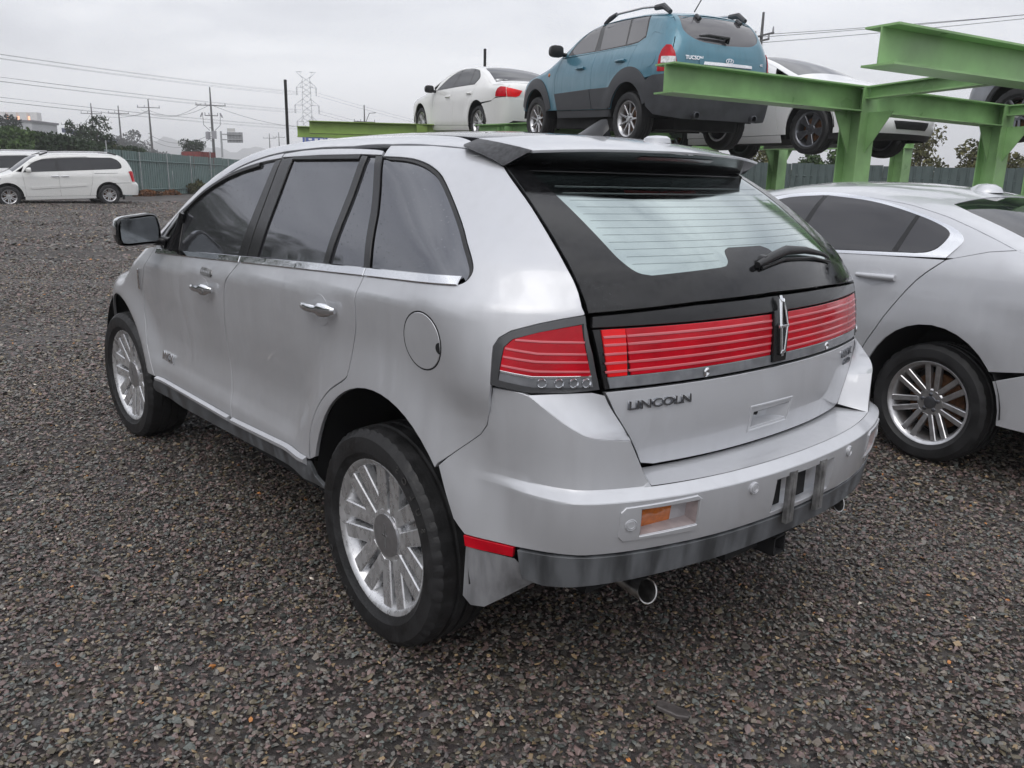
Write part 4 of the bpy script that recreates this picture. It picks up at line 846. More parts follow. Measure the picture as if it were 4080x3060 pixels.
# ---- silver saloon on the right
JR=dict(Rt=.343,Rr=.2475,w=.245,face=.098,n=7,wd=.030,gap=.022,spread=.012,r0=.066,cap=.036,mat=alloy,dish=-.035,tn=110,nuts=.048,capmat=alloyd)
jag=thing('silver_saloon','silver saloon with bright window surround parked right of the nearest car','car',(-.4516,-3.3600,0),R(-8.7))
B=Body(top=([-1.15,-.95,-.7,-.45,-.15,.15,.5,.9,1.2,1.5,1.8,2.1,2.45,2.7,3.0,3.5,3.8],[1.12,1.20,1.265,1.315,1.41,1.495,1.553,1.577,1.575,1.545,1.48,1.38,1.24,1.14,1.08,.97,.75]),
  sec=([.15,.3,.45,.62,.80,.95,1.05,1.12,1.17,1.3,1.42,1.5,1.6],[.86,.895,.905,.915,.928,.925,.912,.898,.880,.812,.748,.695,.62]),
  xr=([.2,.45,.7,.9,1.1,1.25],[-.98,-1.05,-1.08,-1.07,-1.04,-.98]),xf=([.2,.5,.7,.9,1.0],[3.72,3.78,3.76,3.6,3.4]),crown=.075,br=.09,wb=2.909,r=.343,arch=(.405,.455),kt=.10,kr=.16,flare=.012,crw=.75,
  plan=([-1.1,-.7,-.3,1.0,2.5,3.2,3.8],[.88,.955,.99,1.0,.995,.95,.86]))
dlo=curve([(2.12,1.13),(1.9,1.26),(1.65,1.38),(1.339,1.464),(1.208,1.485),(.963,1.499),(.691,1.478),(.488,1.444),(.296,1.402),(.111,1.350),(.018,1.316),(-.035,1.278),(-.040,1.245),(.010,1.168)],3)+[(.348,1.152),(.681,1.140),(1.4,1.118)]
belt=lambda x: 1.167-(x-.004)*.0265
c=dict(sill=.30,fx=3.35,sf=[(2.28,.30),(2.30,.6),(2.26,.9),(2.12,1.115)],sb=[(1.12,.30),(1.13,.7),(1.08,1.0),(1.03,belt(1.03)-.004)],
  sr=curve([(.44,.48),(.415,.60),(.343,.724),(.271,.847),(.143,1.032),(.008,1.160)],3),
  quarter_top=[(-1.0,1.10),(-.85,1.20),(-.70,1.228),(-.45,1.255),(-.2,1.22),(-.03,1.172)],bseam=[(-.378,.600),(-.515,.63),(-.75,.66),(-.99,.70)],
  frame=[(-.03,1.176),(-.2,1.225),(-.45,1.258),(-.40,1.275)]+[(x,B.edge(x)[1]) for x in np.linspace(-.38,2.1,16)]+[(2.2,1.14),(1.03,belt(1.03)),(.35,belt(.35))],
  dlo=dlo,trim=chrome,trimoff=.004,
  glass=[],cowl=2.42,wtop=1.62,btop=.18,bbot=-.52,roof_end=-.58,boot=(-.59,-1.02))
build_car(jag,B,c,jagsil,.055)
def PJ(nm,ol,m,off,**k): return panel(nm,ol,B.SIDE,-1,m,jag,.05,gap=0,off=off,mirror=True,**k)
PJ('front_window',[(2.0,1.14)]+curve([(1.85,1.25),(1.62,1.365),(1.33,1.438),(1.20,1.461),(.985,1.476)],3)+[(1.035,1.300),(1.07,belt(1.07)+.020)],glassj,.008)
PJ('pillar_trim',[(.982,1.476),(.95,1.477),(.985,1.33),(1.02,belt(1.02)+.020),(1.065,belt(1.065)+.020),(1.035,1.30)],trimb,.007)
PJ('rear_window',curve([(.948,1.476),(.681,1.457),(.482,1.428),(.291,1.386),(.151,1.347),(.062,1.310),(.047,1.276),(.078,1.218),(.13,1.190),(.20,1.180)],3)+[(.696,1.158),(1.015,1.150),(.983,1.33)],glassj,.008)
PJ('window_bar',[(.285,1.384),(.262,1.378),(.300,1.180),(.335,1.181)],trimb,.0095,depth=.004)
for x0,z0 in ((.40,1.028),(1.50,1.00)): cup(jag,B,x0,z0,jagsil,.052); side_handle(jag,B,x0-.01,z0,jagsil,.125)
s3=B.s3(-1); sm=[(.515,.622),(.75,.652),(1.1,.68),(s3,.69)]; bt2=[(s3,.24),(1.0,.26),(.60,.315),(.497,.318)]
a_=[(-x,z) for x,z in archp(B,0,.32)[::-1] if x<0 and z<.592]
ol=a_+sm; ol=ol+[(2*s3-a,z) for a,z in sm[::-1]]+[(2*s3-a,z) for a,z in a_[::-1]]+[(2*s3-a,z) for a,z in bt2[::-1]]+bt2
panel('rear_bumper',ol,B.WRAP,1,jagsil,jag,.06,gap=.004)
lampwrap(jag,B,[(.78,.99),(.80,1.06),(1.15,1.05),(1.35,.98),(1.35,.88),(1.1,.86),(.85,.90)],lampr,'tail_lamp')
tg=[(B.redge(z)[1],z) for z in np.linspace(.70,1.10,6)]+[(.5,1.135),(.25,1.155)]; panel('boot_face',tg+[(-y,z) for y,z in tg[::-1]],B.REAR,-1,jagsil,jag,.08,gap=.003)
V=B.TOP(np.array([.33]),np.array([.0]))[0]; MB().lathe([(-.01,.10),(.02,.085),(.04,.05),(.045,.001)],20,axis='z',c=(V[0],V[1],V[2])).build('roof_antenna',jagsil,jag,angle=50)
mirror_pod(jag,B,2.08,1.06,.2,.13,jagsil)
wheels4(jag,B,JR,.772,R(0))
# ---- teal blue SUV on the rack
tuc=thing('blue_suv','teal blue SUV with charcoal cladding and roof bars up on the rack','car',(5.22,-7.01,2.012),R(-14.55),R(2.89))
B=Body(top=([-1.1,-.75,-.55,-.2,.2,.6,1.0,1.3,1.55,1.8,2.05,2.3,2.6,3.0,3.3,3.5],[1.2,1.52,1.62,1.675,1.70,1.705,1.69,1.655,1.585,1.45,1.30,1.18,1.11,1.03,.92,.7]),
  sec=([.2,.4,.6,.8,.95,1.05,1.15,1.25,1.45,1.6,1.75],[.82,.865,.885,.893,.888,.873,.845,.805,.725,.665,.59]),
  xr=([.2,.5,.7,.9,1.1,1.25,1.4,1.6,1.7],[-.72,-.80,-.82,-.78,-.76,-.72,-.64,-.50,-.40]),xf=([.2,.5,.8,.95,1.1],[3.2,3.32,3.28,3.15,2.9]),crown=.05,br=.12,wb=2.63,r=.345,arch=(.405,.46),kt=.08,kr=.20,flare=.014,
  plan=([-.9,-.4,.4,2.0,2.9,3.4],[.93,.985,1,1,.97,.88]))
dlo=curve([(1.80,1.24),(1.72,1.36),(1.50,1.52),(1.30,1.605),(1.1,1.635)],3)+[(.83,1.645),(.3,1.645),(-.03,1.635)]+curve([(-.06,1.62),(-.15,1.36),(-.12,1.33),(-.02,1.285)],3)+[(.15,1.265),(.9,1.245)]
c=dict(sill=.47,fx=3.15,sf=[(1.90,.47),(2.0,.70),(2.02,.95),(1.93,1.21)],sb=[(.88,.47),(.93,.75),(.97,1.0),(.95,1.235)],sr=[(.36,.62),(.20,.83),(.06,.98),(.03,1.08),(-.01,1.262)],
  quarter_top=[(-.66,1.32),(-.3,1.40),(-.1,1.30)],bseam=[(-.40,.80),(-.55,.86),(-.72,.87)],
  frame=[(-.01,1.268),(-.10,1.305),(-.3,1.405)]+[(B.redge(z)[0],z) for z in np.linspace(1.32,1.585,6)]+[(x,B.edge(x)[1]) for x in np.linspace(-.40,1.75,14)]+[(1.93,1.225),(1.0,1.24)],
  dlo=dlo,glass=[('front_window',[(1.05,1.26)]+curve([(1.60,1.245),(1.70,1.33),(1.48,1.50),(1.28,1.585),(1.12,1.612)],3)),('rear_window',[(.90,1.262),(1.02,1.615),(.40,1.622),(.28,1.282)]),('fixed_window',[(.24,1.285),(.345,1.62),(-.02,1.615),(-.115,1.36),(-.02,1.305)])],
  cowl=2.15,wtop=1.42,btop=None,bbot=None,roof_end=-.48,glassm=glasst)
build_car(tuc,B,c,teal,.06,lowm=tclad)
def PT(nm,ol,m,off,fn=None,sg=-1,mir=True,**k): return panel(nm,ol,fn or B.SIDE,sg,m,tuc,.05,gap=0,off=off,mirror=mir,**k)
PT('door_cladding',[(1.90,.48),(1.99,.71),(.97,.745),(.90,.48)],tclad,.014); PT('door_cladding',[(.875,.48),(.945,.745),(.30,.755),(.42,.60),(.43,.48)],tclad,.014)
ring=lambda cx,k0,k1,a0,a1: arcpts(cx,.345,.405*k0,.46*k0,a0,a1,18)+arcpts(cx,.345,.405*k1+.0,.46*k1,a1,a0,18)
PT('arch_cladding',ring(0,1.0,1.40,18,158),tclad,.016); PT('arch_cladding',ring(2.63,1.0,1.34,20,165),tclad,.016)
s3=B.s3(-1); top_=[(.40,.80),(.55,.865),(.75,.875),(s3,.86)]; bo=[(s3,.36),(.95,.36),(.60,.40),(.46,.50)]
panel('rear_bumper',top_+[(2*s3-a,z) for a,z in top_[::-1]]+[(2*s3-a,z) for a,z in bo[::-1]]+bo,B.WRAP,1,tclad,tuc,.06,gap=.003,off=.03,depth=.05)
tg=[(B.redge(z)[1],z) for z in np.linspace(.88,1.60,8)]
rw=curve([(.55,1.585),(.585,1.45),(.575,1.38),(.50,1.315),(.35,1.27),(0,1.25)],3); rw2=rw+[(-y,z) for y,z in rw[::-1][1:]]
panel('liftgate',tg+[(-y,z) for y,z in tg[::-1]],B.REAR,-1,teal,tuc,.05,gap=.004,holes=[rw2]); panel('rear_screen',rw2,B.REAR,-1,glasst,tuc,.07,gap=-.002,off=-.003)
lampwrap(tuc,B,[(.60,.905),(.60,1.08),(.625,1.16),(.675,1.215),(.74,1.21),(.79,1.13),(.82,1.0),(.82,.905)],lampr,'tail_lamp',.012); lampwrap(tuc,B,[(.645,1.0),(.64,1.075),(.80,1.075),(.81,1.0)],mat('lamp_clear_white',(.7,.7,.7),.15,.2,coat=1,noise=.3,nscale=30),'reverse_lamp',.018)
PR=lambda nm,ol,m,off,**k: panel(nm,ol,B.REAR,-1,m,tuc,.06,gap=0,off=off,**k)
PR('plate_panel',[(.43,1.07),(-.43,1.07),(-.43,.89),(.43,.89)],teal,.012); PR('plate_bay',[(.28,.985),(-.28,.985),(-.28,.885),(.28,.885)],glassd,.016,depth=.004); PR('chrome_garnish',[(.37,1.035),(-.37,1.035),(-.38,1.000),(.38,1.000)],chrome,.030,depth=.02)
def rp(y,z,o_): p=B.REAR(np.array([y]),np.array([z]))[0]; return (p[0]-o_,p[1],p[2])
e=MB()
for k in range(24):
    a,b=2*math.pi*k/24,2*math.pi*(k+1)/24; e.prism([(.062*math.cos(a),.032*math.sin(a)),(.062*math.cos(b),.032*math.sin(b)),(.052*math.cos(b),.024*math.sin(b)),(.052*math.cos(a),.024*math.sin(a))],lambda u,v,w: rp(u,1.065+v,.022+w),0,.008)
for pl in ([(.034,.018),(.022,.020),(.006,-.022),(.018,-.020)],[(-.018,.020),(-.006,.022),(-.022,-.020),(-.034,-.018)],[(.014,.006),(-.012,-.001),(-.014,-.006),(.012,.001)]): e.prism([(-u,v) for u,v in pl],lambda u,v,w: rp(-u*-1,1.065+v,.022+w),0,.008)
e.build('emblem',chrome,tuc)
letters('TUCSON',.062,.004,lambda u,v,w: rp(.62-u,1.055+v,.006+w),chrome,tuc,sx_=.95,bold=.002); letters('4X',.045,.004,lambda u,v,w: rp(-.55-u,1.05+v,.006+w),chrome,tuc,bold=.001)
MB().tube([rp(.03,1.285,.03),rp(.0,1.33,.05),rp(.30,1.345,.05),rp(.42,1.335,.03)],[.03,.028,.022,.010],8).build('rear_wiper',trimb,tuc,angle=50)
for y in (.30,-.36): MB().tube([rp(y,1.60,.02),rp(y,1.555,.03)],[.03,.025],8).build('glass_hinge',tclad,tuc)
for y in (.46,-.46): MB().lathe([(.0,.045),(-.12,.045),(-.122,.038),(-.02,.036)],18,axis='x',c=(-.84,y,.40)).build('exhaust_tip',alloyd,tuc,angle=40)
MB().tube([(-.42,.25,1.66),(-.62,.16,2.02)],[.008,.004],6).build('whip_antenna',blk,tuc)
for sg in (1,-1):
    pts=[(x,.60*sg,float(B.zt(x))-.035+h) for x,h in ((1.15,.0),(1.0,.04),(.8,.07),(.2,.08),(-.25,.08),(-.42,.0))]
    MB().tube(pts[1:5],.016,8).build('roof_bar',alloy,tuc); 
    MB().tube([pts[0],pts[1],(.85,pts[1][1],pts[2][2])],[.02,.035,.026],8).build('bar_foot',tclad,tuc); MB().tube([(-.08,pts[4][1],pts[4][2]),pts[4],(-.40,pts[5][1],pts[5][2]+.02)],[.035,.04,.03],8).build('bar_foot',tclad,tuc)
for x0,z0 in ((1.28,1.035),(.25,1.075)): cup(tuc,B,x0,z0,teal,.05); side_handle(tuc,B,x0,z0,teal,.11)
PT('fuel_flap',[(-.42+.10*math.cos(R(a)),1.075+.11*math.sin(R(a))) for a in range(0,360,18)],teal,.003,mir=False); p=B.SIDE(np.array([2.22]),np.array([.99]))[0]; MB().lathe([(0,.03),(.008,.024),(.012,.001)],14,c=tuple(p)).build('side_repeater',lampo,tuc)
mirror_pod(tuc,B,1.86,1.25,.22,.17,blackp)
TW=dict(Rt=.345,Rr=.232,w=.225,face=.09,n=9,wd=.034,r0=.062,cap=.035,mat=alloy,dish=-.03,flare=.55,swirl=.1,tn=80,nuts=.05)
wheels4(tuc,B,TW,.765,R(5))
# ---- white saloon further along the rack
bmw=thing('white_saloon','white saloon with wrap-around red tail lamps on the rack left of the blue SUV','car',(10.496,-8.563,2.277),R(-10.96),R(2.63))
B=Body(top=([-1.1,-.95,-.75,-.5,-.2,.1,.4,.75,1.1,1.4,1.7,2.0,2.3,2.6,3.0,3.3,3.5],[1.0,1.06,1.075,1.085,1.20,1.315,1.385,1.42,1.42,1.395,1.325,1.21,1.08,.985,.92,.84,.68]),
  sec=([.12,.25,.4,.6,.75,.85,.93,1.0,1.2,1.35,1.45],[.83,.868,.882,.893,.90,.895,.88,.85,.745,.665,.58]),
  xr=([.2,.45,.65,.85,1.0,1.08],[-.88,-.93,-.95,-.96,-.93,-.88]),xf=([.2,.5,.7,.85],[3.42,3.46,3.42,3.2]),crown=.055,br=.08,wb=2.76,r=.317,arch=(.375,.41),kt=.09,kr=.18,flare=.010,
  plan=([-1.0,-.5,.2,2.2,3.0,3.5],[.90,.965,1,1,.965,.87]))
dlo=curve([(1.94,.955),(1.82,1.05),(1.6,1.20),(1.3,1.315),(1.05,1.352),(.75,1.365),(.52,1.352),(.30,1.29),(.14,1.195),(.10,1.13),(.13,1.08),(.20,1.015)],3)+[(.9,.995),(1.5,.972)]
c=dict(sill=.27,fx=3.25,sf=[(2.22,.27),(2.10,.55),(2.05,.80),(1.99,.945)],sb=[(1.05,.27),(1.08,.6),(1.13,.86),(1.08,.985)],sr=[(.39,.36),(.36,.56),(.24,.75),(.14,.90),(.10,1.02)],
  quarter_top=[(-.90,.98),(-.80,1.045),(-.5,1.06),(-.2,1.12),(.05,1.05)],bseam=[(-.30,.68),(-.55,.71),(-.68,.76),(-.88,.78)],
  frame=[(.10,1.025),(.04,1.055),(-.2,1.125),(-.36,1.115)]+[(x,B.edge(x)[1]) for x in np.linspace(-.33,1.85,14)]+[(1.99,.955),(1.08,.988)],
  dlo=dlo,glass=[('front_window',[(1.17,1.0)]+curve([(1.75,.985),(1.80,1.03),(1.58,1.18),(1.30,1.29),(1.09,1.325)],3)),('rear_window',[(1.02,1.005)]+curve([(1.0,1.33),(.75,1.343),(.52,1.325)],3)+[(.44,1.03)]),('fixed_window',[(.40,1.032)]+curve([(.48,1.31),(.30,1.265),(.17,1.185),(.16,1.10),(.22,1.04)],3))],
  cowl=2.28,wtop=1.55,btop=.33,bbot=-.42,roof_end=-.47,boot=(-.48,-.90))
build_car(bmw,B,c,white,.06)
s3=B.s3(-1); top_=[(.55,.695),(.68,.745),(.9,.765),(s3,.70)]; bo=[(s3,.36),(1.05,.36),(.95,.30),(.80,.22),(.47,.20)]; a_=[(-x,z) for x,z in archp(B,0,.22)[::-1] if x<0 and z<.664]
panel('rear_bumper',a_+top_+[(2*s3-a,z) for a,z in top_[::-1]]+[(2*s3-a,z) for a,z in a_[::-1]]+[(2*s3-a,z) for a,z in bo[::-1]]+bo,B.WRAP,1,white,bmw,.06,gap=.003,off=.01,depth=.03)
panel('diffuser',[(.98,.33),(1.06,.37),(s3,.37),(2*s3-1.06,.37),(2*s3-.98,.33),(2*s3-.86,.21),(s3,.22),(.86,.21)],B.WRAP,1,blackp,bmw,.07,gap=0,off=-.002,depth=.03)
lampwrap(bmw,B,[(.70,.775),(.70,.84),(.745,.915),(.82,.945),(.91,.935),(.93,.775)],lampr,'tail_lamp',.012); lampwrap(bmw,B,[(.94,.775),(.92,.93),(1.18,.885),(1.13,.80),(1.08,.775)],lampr2,'boot_lamp',.010)
tg=[(B.redge(z)[1],z) for z in np.linspace(.72,.985,6)]+[(.5,1.02),(.25,1.035)]; panel('boot_face',tg+[(-y,z) for y,z in tg[::-1]],B.REAR,-1,white,bmw,.07,gap=.003)
for x0,z0 in ((1.30,.815),(.32,.855)): side_handle(bmw,B,x0,z0,white,.10)
mirror_pod(bmw,B,1.93,.93,.19,.15,blackp)
BWs=dict(Rt=.317,Rr=.23,w=.225,face=.09,n=7,wd=.026,gap=.018,spread=.010,r0=.060,cap=.034,mat=alloy,dish=-.03,tn=72)
wheels4(bmw,B,BWs,.75,R(8))
# ---- pearl white saloon facing right on the rack
YF=dict(Rt=.33,Rr=.236,w=.22,face=.088,n=5,wd=.058,r0=.062,cap=.034,mat=alloyd,dish=-.028,flare=1.15,tn=72,nuts=.05)
def yf(root,det=True):
    B=Body(top=([-1.1,-.95,-.6,-.35,-.05,.25,.6,1.0,1.3,1.6,1.9,2.2,2.5,2.75,3.1,3.4,3.6],[.98,1.08,1.13,1.17,1.29,1.385,1.46,1.49,1.48,1.435,1.345,1.225,1.11,1.04,.975,.885,.70]),
      sec=([.12,.25,.4,.6,.8,.9,.97,1.05,1.25,1.4,1.5],[.83,.875,.89,.90,.905,.895,.875,.84,.745,.66,.58]),
      xr=([.2,.45,.7,.9,1.05],[-.98,-1.02,-1.03,-1.0,-.94]),xf=([.2,.4,.6,.75,.85],[3.50,3.58,3.55,3.42,3.2]),crown=.06,br=.10,bf=.20,wb=2.795,r=.33,arch=(.385,.425),kt=.09,kr=.2,flare=.010,plan=([-1.0,-.5,.3,2.2,3.0,3.6],[.88,.96,1,1,.965,.86]))
    dlo=curve([(2.10,.965),(1.95,1.07),(1.70,1.20),(1.4,1.32),(1.1,1.385),(.75,1.395),(.40,1.35),(.08,1.23),(-.12,1.12),(-.10,1.075)],3)+[(.5,1.035),(1.3,.995)]
    c=dict(sill=.27,fx=3.36,sf=[(2.28,.27),(2.20,.6),(2.18,.82),(2.12,.955)],sb=[(1.08,.27),(1.14,.6),(1.16,.85),(1.12,1.0)],sr=[(.40,.36),(.37,.56),(.24,.75),(.12,.9),(.02,1.05)],
      quarter_top=[(-.97,.98),(-.85,1.055),(-.5,1.10),(-.2,1.09)],bseam=[(-.33,.66),(-.6,.70),(-.95,.72)],
      frame=[(.02,1.058),(-.2,1.095),(-.36,1.125)]+[(x,B.edge(x)[1]) for x in np.linspace(-.33,2.0,14)]+[(2.12,.965),(1.12,1.004)],
      dlo=dlo,glass=[('front_window',[(1.19,1.02)]+curve([(1.85,.985),(1.90,1.06),(1.66,1.19),(1.38,1.30),(1.12,1.355)],3)),('rear_window',[(1.05,1.025)]+curve([(1.03,1.365),(.75,1.37),(.40,1.325),(.10,1.205),(-.06,1.115)],3))],
      cowl=2.42,wtop=1.52,btop=.30,bbot=-.45,roof_end=-.50,boot=(-.51,-.93))
    build_car(root,B,c,white2,.07)
    lampwrap(root,B,[(.28,.70),(.10,.83),(.18,.84),(.55,.79),(.85,.72),(.95,.66),(.70,.62)],mat('headlamp_lens',(.55,.54,.50),.12,.3,coat=1,noise=.25,nscale=18),'headlamp',.006,fw=True)
    s3=B.s3(1); panel('grille',[(s3-.38,.72),(s3+.38,.72),(s3+.30,.60),(s3-.30,.60)],B.FWRAP,-1,alloyd,root,.08,gap=0,off=.006); panel('lower_grille',[(s3-.36,.43),(s3+.36,.43),(s3+.30,.33),(s3-.30,.33)],B.FWRAP,-1,blackp,root,.08,gap=0,off=.006); panel('air_dam',[(s3-1.2,.268),(s3+1.2,.268),(s3+1.15,.20),(s3-1.15,.20)],B.FWRAP,-1,blackp,root,.09,gap=0,off=-.004)
    lampwrap(root,B,[(.72,.86),(.72,.98),(1.1,.98),(1.3,.90),(1.2,.84)],lampr,'tail_lamp',.006)
    s3=B.s3(-1); tg=[(B.redge(z)[1],z) for z in np.linspace(.28,.99,7)]+[(.5,1.03),(.25,1.045)]; panel('boot_face',tg+[(-y,z) for y,z in tg[::-1]],B.REAR,-1,white2,root,.08,gap=.003); 
    for x0,z0 in ((1.33,.86),(.30,.92)): side_handle(root,B,x0,z0,chrome,.11)
    mirror_pod(root,B,2.05,.955,.21,.13,white2); wheels4(root,B,YF,.775,R(12)); return B
son=thing('pearl_saloon','pearl white saloon facing right on the rack behind the green beam','car',(6.629,-9.681,1.975),R(-190.3),R(-.2)); yf(son)
low=thing('white_saloon','white saloon on the ground glimpsed past the rear corner of the nearest car','car',(4.95,-7.6,.0),R(172)); yf(low)
# ---- grey SUV at the right edge, up on the rack (front wheel and wing in view)
gs=thing('grey_suv','dark grey SUV nose and front wheel up on the rack at the right edge','car',(-.72,-10.55,2.16),R(-8),0)
B=Body(top=([-1.1,-.75,-.5,-.2,.3,.8,1.2,1.5,1.8,2.1,2.4,2.7,3.1,3.4,3.6],[1.2,1.52,1.60,1.65,1.68,1.68,1.655,1.59,1.46,1.31,1.18,1.10,1.03,.93,.7]),sec=([.2,.4,.6,.8,.95,1.05,1.15,1.25,1.45,1.6,1.75],[.84,.88,.90,.91,.905,.89,.86,.82,.735,.67,.6]),
  xr=([.2,.5,.9,1.2,1.5,1.65],[-.80,-.86,-.84,-.78,-.60,-.45]),xf=([.2,.5,.8,.95,1.1],[3.36,3.45,3.40,3.2,2.9]),crown=.05,br=.12,wb=2.70,r=.35,arch=(.41,.46),kt=.08,kr=.2,flare=.014,plan=([-.9,-.4,.4,2.2,3.0,3.5],[.93,.985,1,1,.965,.87]))
dlo=[(1.85,1.24),(1.55,1.48),(1.25,1.58),(.9,1.61),(.0,1.60),(-.35,1.50),(-.40,1.32),(.3,1.28)]
c=dict(sill=.40,fx=3.22,sf=[(2.0,.40),(2.02,.8),(1.95,1.21)],sb=[(.95,.40),(1.0,.8),(.98,1.25)],sr=[(.40,.50),(.28,.75),(.10,.95),(.02,1.28)],quarter_top=[(-.78,1.20),(-.70,1.33),(-.43,1.33)],bseam=[(-.40,.72),(-.8,.78)],
  frame=[(.02,1.285),(-.43,1.325)]+[(B.redge(z)[0],z) for z in np.linspace(1.33,1.58,6)]+[(x,B.edge(x)[1]) for x in np.linspace(-.45,1.8,12)]+[(1.95,1.22)],dlo=dlo,glass=[('side_window',[(1.70,1.27),(1.50,1.46),(1.22,1.555),(.9,1.585),(0,1.575),(-.32,1.48),(-.36,1.34),(.3,1.30)])],cowl=2.2,wtop=1.45,btop=None,bbot=None,roof_end=-.45)
build_car(gs,B,c,greyp,.08); ring=lambda cx,k0,k1,a0,a1: arcpts(cx,.35,.41*k0,.46*k0,a0,a1,16)+arcpts(cx,.35,.41*k1,.46*k1,a1,a0,16)
for cx in (0,2.70): panel('arch_cladding',ring(cx,1.0,1.14,10,170),B.SIDE,-1,blackp,gs,.06,gap=0,off=.012,mirror=True)
tg=[(B.redge(z)[1],z) for z in np.linspace(.76,1.58,8)]; panel('tailgate',tg+[(-y,z) for y,z in tg[::-1]],B.REAR,-1,greyp,gs,.09)
s3=B.s3(-1); tp=[(.46,.715),(.86,.77),(s3,.77)]; bo=[(s3,.38),(1.0,.38),(.48,.42)]; a_=[(-x,z) for x,z in archp(B,0,.42)[::-1] if x<0 and z<.71]
panel('rear_bumper',a_+tp[1:]+[(2*s3-a,z) for a,z in tp[:0:-1]]+[(2*s3-a,z) for a,z in a_[::-1]]+[(2*s3-a,z) for a,z in bo[::-1]]+bo,B.WRAP,1,blackp,gs,.09,gap=.003,off=.02,depth=.04)
GW=dict(Rt=.35,Rr=.245,w=.23,face=.09,n=5,wd=.030,gap=.024,spread=.012,r0=.062,cap=.035,mat=alloyd,dish=-.03,tn=72,capmat=alloy)
wheels4(gs,B,GW,.78,R(20)); mirror_pod(gs,B,1.9,1.22,.2,.16,greyp)
# ---- white vans by the left fence
KW=dict(Rt=.345,Rr=.228,w=.225,face=.09,n=6,wd=.030,gap=.020,spread=.014,r0=.070,cap=.04,mat=alloy,dish=-.02,tn=72)
def van(root,m):
    B=Body(top=([-1.2,-.85,-.6,-.3,.4,1.2,1.8,2.1,2.4,2.7,2.95,3.3,3.7,4.0],[1.2,1.60,1.69,1.73,1.755,1.755,1.72,1.65,1.47,1.27,1.14,1.07,.97,.75]),
      sec=([.15,.3,.5,.75,.95,1.05,1.12,1.25,1.45,1.6,1.75],[.90,.935,.955,.968,.968,.955,.935,.885,.81,.745,.66]),
      xr=([.2,.45,.65,.8,1.1,1.4,1.6,1.7],[-.90,-.97,-.98,-.89,-.86,-.76,-.62,-.52]),xf=([.2,.5,.8,.95,1.05],[3.88,3.95,3.90,3.7,3.5]),crown=.05,br=.10,wb=3.02,r=.345,arch=(.425,.435),kt=.08,kr=.16,flare=.010,plan=([-.9,-.4,.4,2.6,3.4,4.0],[.94,.985,1,1,.965,.87]))
    dlo=curve([(2.54,1.105),(2.40,1.28),(2.20,1.42),(1.92,1.525),(1.50,1.57)],3)+[(.5,1.60),(-.20,1.595)]+curve([(-.25,1.59),(-.42,1.51),(-.52,1.36),(-.50,1.24),(-.35,1.20)],3)+[(.4,1.175),(1.4,1.14)]
    c=dict(sill=.335,fx=3.72,sf=[(2.53,.335),(2.54,.8),(2.57,1.09)],sb=[(1.51,.335),(1.51,.85),(1.48,1.125)],sr=[(.62,.335),(.56,.55),(.50,.77),(.43,1.155)],
      quarter_top=[(-.86,1.10),(-.80,1.22),(-.55,1.30),(-.45,1.19)],bseam=[(-.34,.735),(-.88,.75)],
      frame=[(.43,1.16),(-.45,1.195),(-.55,1.305)]+[(B.redge(z)[0],z) for z in np.linspace(1.22,1.62,7)]+[(x,B.edge(x)[1]) for x in np.linspace(-.52,2.45,16)]+[(2.58,1.10),(1.48,1.13)],
      dlo=dlo,glass=[('front_window',[(1.55,1.155)]+curve([(2.35,1.13),(2.34,1.29),(2.15,1.42),(1.9,1.50),(1.55,1.535)],3)),('sliding_door_window',[(1.43,1.16),(1.45,1.54),(.47,1.575),(.45,1.195)]),('quarter_window',[(.41,1.20),(.44,1.575),(-.20,1.57)]+curve([(-.24,1.565),(-.39,1.49),(-.485,1.36),(-.47,1.26),(-.33,1.225)],3))],
      cowl=2.82,wtop=2.02,btop=None,bbot=None,roof_end=-.58)
    build_car(root,B,c,m,.08)
    K=lambda nm,ol,mm,off,**k: panel(nm,ol,B.SIDE,-1,mm,root,.08,gap=0,off=off,mirror=True,**k)
    K('door_moulding',[(2.36,.655),(1.54,.685),(1.54,.61),(2.34,.575),(2.38,.60)],m,.016); K('door_moulding',[(1.49,.685),(.72,.72),(.68,.69),(.70,.655),(1.49,.61)],m,.016)
    K('slide_rail',[(.40,1.075),(-.35,1.08),(-.35,1.068),(.40,1.060)],steel,.003,depth=.003); K('rain_visor',[(2.30,1.45),(1.9,1.585),(1.52,1.63),(1.52,1.58),(1.9,1.53),(2.28,1.40)],m,.022); K('rain_visor',[(1.47,1.635),(.55,1.665),(.53,1.61),(1.46,1.58)],m,.022)
    for x0 in (1.62,1.33): side_handle(root,B,x0,.98,chrome,.12)
    panel('fuel_flap',[(.17+.10*math.cos(R(a)),.93+.10*math.sin(R(a))) for a in range(0,360,18)],B.SIDE,-1,m,root,.05,gap=0,off=.003)
    s3=B.s3(-1); tp=[(.86,.745),(s3,.74)]; bo=[(s3,.30),(1.0,.31),(.50,.33)]; a_=[(-x,z) for x,z in archp(B,0,.34)[::-1] if x<0 and z<.729]
    panel('rear_bumper',a_+tp+[(2*s3-a,z) for a,z in tp[::-1]]+[(2*s3-a,z) for a,z in a_[::-1]]+[(2*s3-a,z) for a,z in bo[::-1]]+bo,B.WRAP,1,m,root,.08,gap=.003,off=.02,depth=.04)
    lampwrap(root,B,[(.76,.775),(.70,1.12),(.80,1.14),(.88,1.10),(.90,.775)],lampr,'tail_lamp',.012)
    tg=[(B.redge(z)[1],z) for z in np.linspace(.76,1.63,8)]; panel('tailgate',tg+[(-y,z) for y,z in tg[::-1]],B.REAR,-1,m,root,.09,gap=.003); panel('tailgate_window',[(.64,1.15),(.58,1.5),(-.58,1.5),(-.64,1.15)],B.REAR,-1,glassd,root,.1,gap=0,off=.003)
